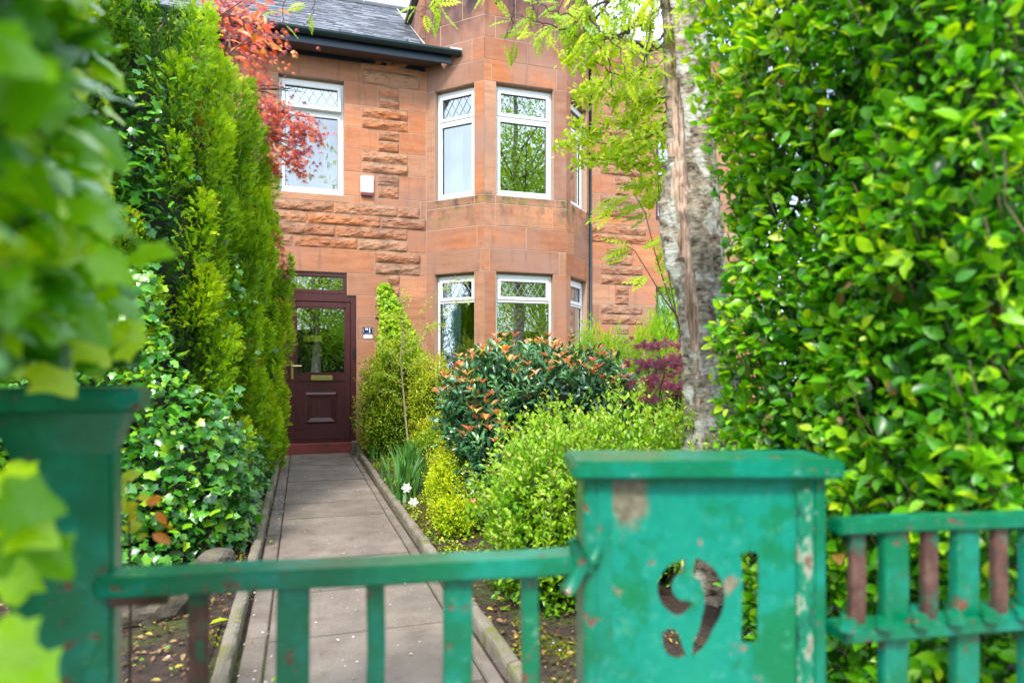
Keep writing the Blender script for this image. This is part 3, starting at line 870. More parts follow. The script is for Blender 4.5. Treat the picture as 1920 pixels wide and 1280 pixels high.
# window head packers (the grubby strip above each frame)
for f_, a, b_, z in ((FW, WX0, WX1, 5.19), (FL, l0, l1, Z_U1-.03), (FF, f0, f1, Z_U1-.03), (FR, r0_, r1_, Z_U1-.03), (FL, l0, l1, Z_L1-.03), (FF, f0, f1, Z_L1-.03), (FR, r0_, r1_, Z_L1-.03)):
    MB().box(a+.002, b_-.002, .095, .14, z-.001, z+.03).build('head_packer', M['mortar'], house, mtx=f_.m)

# curtains: things of their own
def curtain(face, t0, t1, z0, z1, dist, mat, label, waves=8, amp=.02):
    V = []; F = []; n = waves*10
    for i in range(n+1):
        t = t0 + (t1-t0)*i/n
        y = dist + amp*math.sin(2*math.pi*waves*i/n + .4*math.sin(i*.21)) + .3*amp*math.sin(i*.77)
        for z in (z0, z1): V.append(face.m @ Vector((t, y*(1 if z == z0 else 1.0), z)))
    for i in range(n): F.append((2*i, 2*i+2, 2*i+3, 2*i+1))
    o = mesh_obj('curtain', V, F, mat, smooth=True)
    md = o.modifiers.new('thickness', 'SOLIDIFY'); md.thickness = .003
    tag(o, label, 'curtain', 'curtains hanging behind the windows')
curtain(FL, l0+.04, l0+.44*(l1-l0)+.06, .9, 2.55, .172, M['teal_c'], 'teal pleated curtain in the left pane of the ground floor bay', 5, .012)
curtain(FL, l0-.02, l0+.32, 3.4, 5.3, .28, M['white_c'], 'pale curtain in the left pane of the upstairs bay', 5)
curtain(FW, WX0+.0, WX0+.26, 3.4, 5.3, .32, M['white_c'], 'white curtain at the left of the upstairs window over the door', 5)
curtain(FW, WX1-.26, WX1, 3.4, 5.3, .32, M['white_c'], 'white curtain at the right of the upstairs window over the door', 5)
curtain(FR, r0_+.1, r1_, .9, 2.6, .24, M['white_c'], 'pale curtain in the right pane of the ground floor bay', 6)
curtain(FR, r0_+.12, r1_, 3.4, 5.3, .24, M['white_c'], 'pale curtain in the right pane of the upstairs bay', 6)
# potted peace lily on the bay sill
lily = thing('house_plant', 'broad-leaved green house plant in a pot inside the ground floor bay window', 'plant', (3.0, 9.22, 1.02))
MB().tube([(3.0, 9.22, 1.02), (3.0, 9.22, 1.16)], [.07, .09], 14).build('pot', M['aredplast'], lily, True)
n_ = 12; a_ = rng.random(n_)*6.28
plant_leaves(lily, T_oval(.34, .1, .25), L['creeper'], np.tile([3.0, 9.22, 1.15], (n_, 1)), np.stack([np.cos(a_)*.45, np.sin(a_)*.45, np.ones(n_)], 1), np.stack([-np.cos(a_), -np.sin(a_), np.full(n_, .4)], 1), rng.uniform(.28, .5, n_), rng.random(n_), name='leaves')

# front door
DW = .10
def hbox(b, u): return b
door = MB()
# frame: jamb right, jamb left, head, transom light frame
fr = MB().box(.672, .752, D+.02, D+.10, .135, 2.215).box(-.26, -.16, D+.02, D+.10, .135, 2.215).box(-.16, .672, D+.02, D+.10, 2.105, 2.215)
fr.box(-.9, -.80, D+.02, D+.10, .135, 2.5).box(-.80, -.26, D+.02, D+.10, .135, .26).box(-.80, -.26, D+.02, D+.10, 2.14, 2.215)
fr.box(-.80, .618, D+.02, D+.10, 2.215, 2.27).box(-.80, .618, D+.02, D+.10, 2.45, 2.512).box(.565, .618, D+.02, D+.10, 2.27, 2.45).box(-.32, -.26, D+.02, D+.10, 2.27, 2.45)
frm = fr.build('door_frame', M['maroon'], house, bevel=.006)
MB().box(-.16, .672, D+.012, D+.11, .1352, .17).build('threshold', M['maroon'], frm, bevel=.005)
MB().add([(-.26, D+.06, 2.27), (.565, D+.06, 2.27), (.565, D+.06, 2.45), (-.26, D+.06, 2.45)], [(0,1,2,3)]).build('fanlight_pane', M['glass'], frm)
MB().add([(-.80, D+.06, .26), (-.26, D+.06, .26), (-.26, D+.06, 2.14), (-.80, D+.06, 2.14)], [(0,1,2,3)]).build('side_pane', M['glass'], frm)
# slab: stiles and rails around the glass
dx0, dx1, dz0, dz1 = -.155, .667, .172, 2.10
gx0, gx1, gz0, gz1 = -.062, .600, 1.10, 2.02
db = MB().box(dx0, gx0, D+.03, D+.085, dz0, dz1).box(gx1, dx1, D+.03, D+.085, dz0, dz1).box(gx0, gx1, D+.03, D+.085, gz1, dz1).box(gx0, gx1, D+.03, D+.085, .99, gz1*0+gz0).box(gx0, gx1, D+.03, D+.085, dz0, .30)
dr = db.build('door', M['maroon'], house, bevel=.007)
MB().box(gx0, gx1, D+.045, D+.08, .30, .99).build('lower_panel', M['maroon'], dr)
# raised centre panel: frustum
def frustum(x0, x1, z0, z1, ins, yb, yf, name, rt):
    V = [(x0, yb, z0), (x1, yb, z0), (x1, yb, z1), (x0, yb, z1), (x0+ins*.35, yf-.006, z0+ins*.35), (x1-ins*.35, yf-.006, z0+ins*.35), (x1-ins*.35, yf-.006, z1-ins*.35), (x0+ins*.35, yf-.006, z1-ins*.35),
         (x0+ins, yf+.008, z0+ins), (x1-ins, yf+.008, z0+ins), (x1-ins, yf+.008, z1-ins), (x0+ins, yf+.008, z1-ins)]
    F = [(0,1,5,4),(1,2,6,5),(2,3,7,6),(3,0,4,7),(4,5,9,8),(5,6,10,9),(6,7,11,10),(7,4,8,11),(8,9,10,11)]
    mesh_obj(name, V, F, M['maroon'], rt)
frustum(.055, .485, .395, .835, .085, D+.046, D+.028, 'raised_panel', dr)
for (a, b_, c, d_) in ((gx0, gx1, gz1-.014, gz1), (gx0, gx1, gz0, gz0+.014), (gx0, gx0+.014, gz0, gz1), (gx1-.014, gx1, gz0, gz1)):
    MB().box(a, b_, D+.034, D+.06, c, d_).build('glazing_bead', M['maroon'], dr)
MB().add([(gx0, D+.055, gz0), (gx1, D+.055, gz0), (gx1, D+.055, gz1), (gx0, D+.055, gz1)], [(0,1,2,3)]).build('door_pane', M['glass'], dr)
lp = MB().box(.135, .425, D+.016, D+.03, 1.005, 1.075).build('letter_plate', M['brass'], dr, bevel=.005)
MB().box(.165, .395, D+.012, D+.018, 1.02, 1.058).build('letter_flap', M['brass'], dr, bevel=.003)
hb = MB().box(-.128, -.096, D+.018, D+.031, 1.02, 1.25)
hb.tube([(-.112, D+.02, 1.20), (-.112, D-.03, 1.20), (-.10, D-.035, 1.20), (.01, D-.035, 1.20)], [.011, .010, .010, .008], 8)
hb.build('door_handle', M['brass'], dr)
bell = MB().box(.70, .735, D-.002, D+.021, 1.32, 1.46).tube([(.7175, D-.002, 1.365), (.7175, D-.008, 1.365)], .011, 12).build('doorbell', M['black'], frm)
# things behind the door glass
note = MB().box(.03, .28, D+.060, D+.062, 1.545, 1.63).build('notice', M['yellow_n']); tag(note, 'small yellow notice seen through the glass of the front door', 'notice')
# doorstep
st = MB().box(-.95, .70, D-.155, D+.24, -.03, .132).build('doorstep', M['stepred'], house, bevel=.008)
# house number enamel plaque
plq = thing('number_plaque', 'small navy enamel house number plaque with white 91 beside the door', 'sign', (.92, D-.01, 1.70))
px0, px1, pz0, pz1 = .838, .988, 1.655, 1.755
def octo(x0, x1, z0, z1, k, y0, y1):
    P = [(x0+k, z0), (x1-k, z0), (x1, z0+k), (x1, z1-k), (x1-k, z1), (x0+k, z1), (x0, z1-k), (x0, z0+k)]
    V = [(x, y0, z) for x, z in P] + [(x, y1, z) for x, z in P]
    return V, [tuple(range(8)), tuple(range(15, 7, -1))] + [(i+8, (i+1) % 8+8, (i+1) % 8, i) for i in range(8)]
V, F = octo(px0, px1, pz0, pz1, .008, D-.010, D-.0005); mesh_obj('plate', V, F, M['navy'], plq)
for z_ in (pz0+.008, pz1-.011):
    MB().box(px0+.018, px1-.018, D-.0115, D-.0095, z_, z_+.003).build('border_line', M['enamel'], plq)
for x_ in (px0+.008, px1-.011):
    MB().box(x_, x_+.003, D-.0115, D-.0095, pz0+.02, pz1-.02).build('border_line', M['enamel'], plq)
def text_mesh(s, size, name, mat, loc, root, ext=.0015, rot=(R(90), 0, 0), bold=.0):
    cu = bpy.data.curves.new(name, 'FONT'); cu.body = s; cu.size = size; cu.extrude = ext; cu.offset = bold; cu.align_x = 'CENTER'; cu.align_y = 'CENTER'
    o = bpy.data.objects.new(name, cu); COL.objects.link(o); o.rotation_euler = rot; o.location = loc
    bpy.context.view_layer.update()
    me = bpy.data.meshes.new_from_object(o.evaluated_get(bpy.context.evaluated_depsgraph_get())); me.transform(o.matrix_world)
    bpy.data.objects.remove(o); me.materials.clear(); me.materials.append(mat)
    o = bpy.data.objects.new(name, me); COL.objects.link(o); adopt(o, root); return o
text_mesh('91', .082, 'numerals', M['enamel'], (.913, D-.0105, 1.705), plq, bold=.0022)
MB().box(.85, .975, D-.004, D-.0005, 1.60, 1.652).build('small_label', M['enamel'], plq)
# alarm box
al = thing('alarm_box', 'white burglar alarm box with maroon base on the wall between the windows', 'alarm box', (.9, D-.03, 3.7))
MB().box(.808, .985, D-.05, D-.002, 3.66, 3.90).build('cover', M['enamel'], al, bevel=.010)
MB().box(.812, .98, D-.047, D-.003, 3.615, 3.6595).build('base', M['aredplast'], al, bevel=.006)
# eave: soffit, fascia, gutter
MB().box(WL, AX+.18, D-.34, D-.003, 5.555, 5.575).build('soffit', M['soffit'], house)
MB().box(WL, AX+.30, D-.365, D-.341, 5.50, 5.68).build('fascia', M['fascia'], house, bevel=.004)
MB().box(WL, AX-.02, D-.03, D-.001, 5.50, 5.554).build('frieze_board', M['fascia'], house)
gy, gz = D-.43, 5.66
V = []; F = []
prof = [(math.cos(t)*.062, math.sin(t)*.062) for t in np.linspace(math.pi, 2*math.pi, 9)] + [(math.cos(t)*.055, math.sin(t)*.055) for t in np.linspace(2*math.pi, math.pi, 9)]
xs = [WL, AX+.42]
for x in xs: V += [(x, gy+a, gz+c) for a, c in prof]
n9 = len(prof); F = [(i, (i+1) % n9, n9+(i+1) % n9, n9+i) for i in range(n9)]
gt = mesh_obj('gutter', V, F, M['gutter'], house)
for x in np.arange(-2.2, 2.2, .9): 
    MB().tube([(x-.012, gy, gz), (x+.012, gy, gz)], .066, 14).build('gutter_bracket', M['gutter'], gt)
MB().box(AX+.25, AX+.42, gy-.07, gy+.12, gz-.01, gz+.02).build('gutter_end_cap', M['flash'], gt, bevel=.004)
# roof: slates in courses, one joined part (each slate well under 10 px)
ang = math.atan(.70); b = MB(); rows = 34; ey, ez = D-.36, 5.70
ca, sa = math.cos(ang), math.sin(ang)
for r_ in range(rows):
    s0 = r_*.103; x = WL - random.random()*.1
    while x < AX-.1:
        w_ = random.uniform(.10, .19); x2 = min(x+w_, AX-.09)
        lift = random.uniform(.009, .017); sl = random.uniform(-.010, .010)
        a0, a1 = s0+sl, s0+.18
        P = []
        for (xx, ss, h) in ((x+.002, a0, lift), (x2-.002, a0+random.uniform(-.006, .006), lift), (x2-.002, a1, .002), (x+.002, a1, .002)):
            P.append((xx, ey + ss*ca - h*sa, ez + ss*sa + h*ca))
        Q = [(p[0], p[1]+.008*sa, p[2]-.009*ca) for p in P[:2]]
        b.add(P+Q, [(0,1,2,3), (4,5,1,0)], random.random())
        x = x2
rf = MB().add([(WL, ey, ez-.02), (AX-.09, ey, ez-.02), (AX-.09, ey+3.5*ca, ez+3.5*sa-.02), (WL, ey+3.5*ca, ez+3.5*sa-.02), (AX-.09, ey+3.5*ca, ez-.02), (WL, ey+3.5*ca, ez-.02)], [(0,1,2,3), (1,4,2), (0,3,5), (3,2,4,5)]).build('roof', M['slate'], house)
o = b.build('slates', M['slate']); adopt(o, rf); o['kind'] = 'stuff'
for x in np.arange(WL, AX-.2, .46):
    MB().tube([(x, ey+3.46*ca, ez+3.5*sa+.0), (x+.45, ey+3.46*ca, ez+3.5*sa+.0)], .055, 8).build('ridge_tile', M['slate'], rf)
b = MB()
MB().box(AX-.10, AX-.075, ey+.02, ey+3.4, 0, .001).build('soaker', M['flash'], rf, mtx=Matrix.Translation((0, ey, ez+.03)) @ Matrix.Rotation(ang, 4, 'X') @ Matrix.Translation((0, -ey, 0)))
# downpipe
MB().tube([(DX-.015, D-.05, -.0), (DX-.015, D-.05, 3.42), (DX-.02, D-.045, 3.52), (DX-.02, D-.045, 6.4)], .022, 10).build('downpipe', M['gutter'], house, True)

# neighbour's wall to the right
NX0, NX1 = DX-.02, 7.6
OX0 = 5.54
gN = [0.0, .28, .60, .92, 1.24, 1.56, 1.88, 2.20, 2.515, 2.83, 3.18, 3.48, 3.60, 3.955, 4.27, 4.585, 4.90, 5.215, 5.52, 5.83, 6.14, 6.45]
for i, (z0, z1) in enumerate(zip(gN[:-1], gN[1:])):
    op = (.6 < (z0+z1)/2 < 2.5) or (3.6 < (z0+z1)/2 < 5.2)
    xe = OX0 if op else NX1
    if z0 >= 5.2: segs = [(NX0, 4.9 + .3*(i % 2), 'S'), (4.9 + .3*(i % 2), 5.9 - .2*(i % 2), 'S'), (5.9 - .2*(i % 2), NX1, 'S')]
    elif abs(z0-3.48) < .01: segs = [(NX0, 4.47, 'S'), (4.47, 5.35, 'S'), (5.35, 5.9, 'S'), (5.9, NX1, 'S')]
    elif abs(z0-3.18) < .01: segs = [(NX0+.03, 5.37, 'R2'), (5.37, 5.75, 'S'), (5.75, 6.8, 'R2')]
    elif abs(z0-2.83) < .01: segs = [(NX0, 4.63, 'S'), (4.63, 5.12, 'R2'), (5.12, 6.0, 'S'), (6.0, NX1, 'S')]
    elif i % 2 == 0: segs = [(NX0, 4.54, 'S'), (4.54, 5.30, 'R2'), (5.30, xe, 'S')]
    else: segs = [(NX0, 4.80, 'S'), (4.80, 5.05, 'R2'), (5.05, xe, 'S')]
    course(FW, z0, z1, segs, nhouse)
    if op and z0 >= 0: stone(FW, 6.5, NX1, z0, z1, 'S', nhouse)
backing(FW, NX0, NX1, -.05, 6.45, [(OX0, 6.5, 3.60, 5.215), (OX0, 6.5, .60, 2.515)], .0034, .235, 'wall', M['mortar'], nhouse)
MB().box(NX0-.1, NX1, D-.06, D+.3, 6.452, 6.56).build('coping', M['flash'], nhouse, bevel=.01)
b = MB().box(5.42, 8, 12.4, 12.45, 0, 6).box(7.6, 7.65, D+.25, 12.4, 0, 6).box(5.42, 7.6, D+.25, 12.4, 2.8, 2.9); b.build('interior_wall', M['room'], nhouse)
window(FW, OX0, 6.5, 3.60, 5.19, 4.5, nhouse, mat=M['maroon_up'], lattice=False)
window(FW, OX0, 6.5, .60, 2.49, 1.75, nhouse, mat=M['maroon_up'], lattice=False)
MB().add([(OX0+.05, D+.3, 4.0), (6.45, D+.3, 4.0), (6.45, D+.3, 5.2), (OX0+.05, D+.3, 5.2)], [(0,1,2,3)]).build('blind', M['white_c'], nhouse)

# ================================================================= GATE, POSTS, RAILING
GA = R(-8.4)
gm = Matrix.Translation((-.30, 1.195, 0)) @ Matrix.Rotation(GA, 4, 'Z')    # gate line: x along, y away from viewer
gate = thing('garden_gate', 'chipped green metal garden gate with flat bars across the path', 'gate', tuple(gm @ Vector((.39, 0, 0))))
def wavy_bar(x0, x1, y0, y1, z0, z1, n, axis, amp=.0025):
    b = MB(); V = []; F = []; sd_ = random.uniform(0, 50)
    for i in range(n+1):
        t = i/n; k = noise.noise(Vector((t*6, sd_, 0)))*amp; k2 = noise.noise(Vector((t*7, sd_+9, 3)))*amp
        if axis == 'x':
            x = x0+(x1-x0)*t
            V += [(x, y0+k, z0+k2), (x, y1+k, z0-k2*.4), (x, y1+k, z1+k2), (x, y0+k, z1+k2*.6)]
        else:
            z = z0+(z1-z0)*t
            V += [(x0+k, y0+k2, z), (x1+k*.7, y0+k2, z), (x1+k*.7, y1+k2, z), (x0+k, y1+k2, z)]
    for i in range(n):
        for j in range(4): F.append((i*4+j, i*4+(j+1) % 4, i*4+4+(j+1) % 4, i*4+4+j))
    F += [(3, 2, 1, 0), (n*4, n*4+1, n*4+2, n*4+3)]
    return b.add(V, F)
wavy_bar(0.0, .795, -.035, .035, .770, .802, 16, 'x').build('top_rail', M['paint'], gate, mtx=gm, bevel=.004)
wavy_bar(0.0, .795, -.02, .02, .10, .13, 8, 'x').build('bottom_rail', M['paint'], gate, mtx=gm, bevel=.004)
for (x, wd, mt, z0, yy) in ((.145, .030, 'rustbar', .08, .0), (.292, .052, 'paint', .05, -.008), (.425, .030, 'paint_worn', .08, 0), (.562, .050, 'paint', .05, -.008), (.69, .030, 'paint_worn', .08, 0)):
    wavy_bar(x-wd/2, x+wd/2, yy-.009, yy+.009, z0, .771, 12, 'z').build('bar', M[mt], gate, mtx=gm, bevel=.003)
MB().tube([(.02, -.01, .765), (.10, -.01, .765)], .014, 10).build('hinge_pin', M['rustbar'], gate, mtx=gm, smooth=True)
MB().tube([(.77, -.02, .78), (.80, -.02, .79), (.82, -.01, .83)], .012, 8).build('latch', M['paint_worn'], gate, mtx=gm, smooth=True)

# left post
lm = Matrix.Translation((-.352, 1.215, .026)) @ Matrix.Rotation(R(3), 4, 'Z')
post = thing('gatepost', 'green gatepost with flat flared cap at the left, half buried in ivy', 'gatepost', (-.375, 1.235, 0))
MB().box(-.070, .070, -.035, .035, -.07, 1.0).build('shaft', M['paint'], post, mtx=lm, bevel=.008)
V = [(-.067, -.036, .965), (.067, -.036, .965), (.067, .036, .965), (-.067, .036, .965), (-.088, -.055, 1.03), (.088, -.055, 1.03), (.088, .055, 1.03), (-.088, .055, 1.03)]
mesh_obj('cap_neck', [lm @ Vector(v) for v in V], [(3,2,1,0),(4,5,6,7),(0,1,5,4),(1,2,6,5),(2,3,7,6),(3,0,4,7)], M['paint'], post)
MB().box(-.112, .108, -.064, .064, 1.03, 1.070).build('cap', M['paint_worn'], post, mtx=lm, bevel=.006)

# right box pillar with the number
pm = Matrix.Translation((.676, 1.005, 0)) @ Matrix.Rotation(R(-17.2), 4, 'Z')   # centre of front face
pil = thing('number_gatepost', 'wide green metal gatepost box with a cut-out 91 beside the gate', 'gatepost', (.676, 1.005, 0))
PW, PZ = .213, .935
def cut_plate():
    """plate with stencilled 91 (even-odd filled outline, extruded)"""
    cu = bpy.data.curves.new('plate', 'CURVE'); cu.dimensions = '2D'; cu.fill_mode = 'BOTH'; cu.extrude = .0025
    def spl(pts):
        s = cu.splines.new('POLY'); s.points.add(len(pts)-1)
        for p, q_ in zip(s.points, pts): p.co = (q_[0], q_[1], 0, 1)
        s.use_cyclic_u = True
    spl([(-PW+.012, .0), (PW-.012, .0), (PW-.012, PZ), (-PW+.012, PZ)])
    k = 1.15/1240
    def U(u, v): return ((u-1330)*k, EYE - (v-697)*k)
    def arc(cx, cy, rx, ry, a0, a1, n): return [(cx + rx*math.cos(R(a)), cy + ry*math.sin(R(a))) for a in np.linspace(a0, a1, n)]
    # image-plane polygons (v down): hole 1 = left part of the bowl
    h1 = arc(1303, 1106, 63, 57, 262, 112, 14) + [(1290, 1156), (1300, 1146), (1308, 1134), (1298, 1130)] + arc(1304, 1104, 36, 30, 125, 248, 9)
    spl([U(*p) for p in h1])
    # hole 2 = the right sweep of the 9
    h2 = arc(1300, 1125, 68, 78, -80, 40, 16) + [(1346, 1186), (1336, 1208), (1322, 1226), (1306, 1238), (1308, 1210), (1320, 1182)] + arc(1292, 1130, 38, 54, 30, -66, 14)
    spl([U(*p) for p in h2])
    # hole 3 = tail ball
    h3 = [(1249, 1190), (1260, 1182), (1275, 1184), (1283, 1198), (1288, 1216), (1296, 1234), (1280, 1240), (1262, 1234), (1251, 1214)]
    spl([U(*p) for p in h3])
    h4 = [(1399, 1054), (1396, 1042), (1414, 1036), (1431, 1040), (1433, 1060), (1431, 1202), (1428, 1211), (1402, 1210), (1399, 1200), (1402, 1100)]
    spl([U(*p) for p in h4])
    o = bpy.data.objects.new('plate', cu); COL.objects.link(o); bpy.context.view_layer.update()
    me = bpy.data.meshes.new_from_object(o.evaluated_get(bpy.context.evaluated_depsgraph_get()))
    bpy.data.objects.remove(o)
    me.transform(Matrix.Rotation(R(90), 4, 'X')); me.transform(pm)
    me.materials.clear(); me.materials.append(M['plate'])
    o = bpy.data.objects.new('number_plate', me); COL.objects.link(o); adopt(o, pil); return o
def rust_run(n, v):
    m_ = ND(n, 'MapRange'); n.links.new(v, m_.inputs['Value']); m_.inputs['From Min'].default_value = 1.75; m_.inputs['From Max'].default_value = 1.35; m_.inputs['To Max'].default_value = .9
    return m_.outputs[0]
def flaked_mat():
    m, n, b, o = new_mat('flaked_edge_paint')
    p = wpos(n); f = noise_f(n, p, 38, 6, .7, (1, 1, .45)); g = noise_f(n, p, 80, 4)
    c = ramp(n, f, [(.36, (.010, .02, .03)), (.44, (.0, .17, .09)), (.52, (.0, .20, .11)), (.56, (.36, .38, .30)), (.62, (.15, .07, .04)), (.7, (.0, .18, .10))])
    n.links.new(c, b.inputs['Base Color']); b.inputs['Roughness'].default_value = .5; bump(n, b, f, .8, .003)
    return m
M['flaked'] = flaked_mat()
def plate_mat():
    m, n, b, o = new_mat('green_plate_paint')
    p = wpos(n)
    f1 = noise_f(n, p, 5, 4, .55); f2 = noise_f(n, p, 22, 6, .65); f3 = noise_f(n, p, 60, 5, .6)
    s = ND(n, 'SeparateXYZ'); n.links.new(p, s.inputs[0])
    a = ND(n, 'Math', operation='MULTIPLY_ADD'); n.links.new(s.outputs[0], a.inputs[0]); a.inputs[1].default_value = .9; a.inputs[2].default_value = -.62
    a2 = ND(n, 'Math', operation='SUBTRACT'); n.links.new(f1, a2.inputs[0]); n.links.new(a.outputs[0], a2.inputs[1])
    a3 = ND(n, 'Math', operation='MULTIPLY_ADD'); n.links.new(f2, a3.inputs[0]); a3.inputs[1].default_value = .45; n.links.new(a2.outputs[0], a3.inputs[2])
    c = ramp(n, a3.outputs[0], [(.62, (.0, .165, .062)), (.69, (.0, .18, .085)), (.75, (.0, .225, .16)), (.95, (.004, .25, .16))])
    c = mixc(n, .5, c, ramp(n, f3, [(.3, (.8, .82, .82)), (.7, (1.1, 1.1, 1.1))]), 'MULTIPLY')
    sc_ = noise_f(n, p, 30, 7, .75); c = mixc(n, ramp(n, sc_, [(.56, (0, 0, 0)), (.68, (.45, .45, .45))]), c, (.10, .34, .26))
    lo = noise_f(n, p, 7, 3)
    mask = mixc(n, 1.0, ramp(n, f2, [(.60, (0, 0, 0)), (.63, (1, 1, 1))]), ramp(n, lo, [(.54, (0, 0, 0)), (.57, (1, 1, 1))]), 'MULTIPLY')
    c = mixc(n, mask, c, ramp(n, f3, [(.3, (.12, .06, .04)), (.6, (.22, .2, .14))]))
    dv = ND(n, 'VectorMath', operation='SUBTRACT'); n.links.new(p, dv.inputs[0]); dv.inputs[1].default_value = (.546, 1.045, .905)
    ds = ND(n, 'VectorMath', operation='MULTIPLY'); n.links.new(dv.outputs[0], ds.inputs[0]); ds.inputs[1].default_value = (26, 8, 13)
    ln_ = ND(n, 'VectorMath', operation='LENGTH'); n.links.new(ds.outputs[0], ln_.inputs[0])
    ad = ND(n, 'Math', operation='MULTIPLY_ADD'); n.links.new(f2, ad.inputs[0]); ad.inputs[1].default_value = 1.5; n.links.new(ln_.outputs['Value'], ad.inputs[2])
    c = mixc(n, ramp(n, ad.outputs[0], [(0, (.9, .9, .9)), (.5, (.9, .9, .9))]) if False else rust_run(n, ad.outputs[0]), c, ramp(n, f3, [(.3, (.13, .07, .045)), (.7, (.24, .22, .15))]))
    n.links.new(c, b.inputs['Base Color']); b.inputs['Roughness'].default_value = .35
    bump(n, b, f3, .12, .002)
    return m
M['plate'] = plate_mat()
cut_plate()
MB().box(-PW, -PW+.022, -.006, .115, -.05, PZ).build('left_side', M['paint'], pil, mtx=pm, bevel=.003)
MB().box(PW-.022, PW, -.006, .115, -.05, PZ).build('right_side', M['paint_worn'], pil, mtx=pm, bevel=.003)
MB().box(PW-.052, PW-.024, -.0075, -.0028, -.05, PZ-.02).build('edge_strip', M['flaked'], pil, mtx=pm, bevel=.0015)
MB().box(-PW+.024, -PW+.05, -.006, -.0028, -.05, PZ-.0).build('edge_strip', M['paint'], pil, mtx=pm, bevel=.0015)
MB().box(-PW-.022, PW+.022, -.03, .135, PZ, PZ+.032).build('cap', M['paint'], pil, mtx=pm, bevel=.005)
MB().tube([(-PW-.03, -.01, .74), (-PW-.005, -.015, .79), (-PW-.02, -.01, .83)], [.014, .018, .01], 8).build('hinge', M['paint_worn'], pil, mtx=pm, smooth=True)

# railing to the right
rm = Matrix.Translation((.886, .93, 0)) @ Matrix.Rotation(GA, 4, 'Z')
ral = thing('railing', 'rusting green metal railing in front of the privet hedge', 'railing', (1.3, .87, 0))
wavy_bar(0, 1.6, -.02, .02, .838, .864, 30, 'x').build('top_rail', M['paint_worn'], ral, mtx=rm, bevel=.004)
wavy_bar(0, 1.6, -.03, .03, .655, .680, 30, 'x').build('lower_rail', M['paint_worn'], ral, mtx=rm, bevel=.004)
wavy_bar(0, 1.6, -.02, .02, .08, .11, 10, 'x').build('bottom_rail', M['paint'], ral, mtx=rm, bevel=.004)
x = .045
for k in range(18):
    if k % 2 == 0: wavy_bar(x-.015, x+.015, -.007, .007, .655, .840, 6, 'z').build('bar', M['rustbar'], ral, mtx=rm, bevel=.002)
    else: wavy_bar(x-.026, x+.026, -.009, .009, .0, .840, 12, 'z').build('bar', M['paint_worn'], ral, mtx=rm, bevel=.003)
    x += .072
# scalloped ties on the lower rail
for k in range(11):
    xx = .03 + k*.07
    MB().box(-.013, .013, -.055, .055, -.006, .006).build('tie', M['paint_worn'], ral, mtx=rm @ Matrix.Translation((xx, 0, .684)) @ Matrix.Rotation(R(-38), 4, 'Z'), bevel=.003)

# ================================================================= PLANTING
#--PLANTS--
def at(u, v, z):
    """world point seen at pixel (u, v) of the photograph when z metres away along the view axis"""
    s, c = math.sin(THETA), math.cos(THETA); r = (u-960)/FPX
    return Vector((z*(s+r*c), z*(c-r*s), EYE + (697-v)/FPX*z))
A = np.array
def dist_leaves(P, lo, hi): return rng.uniform(lo, hi, len(P))

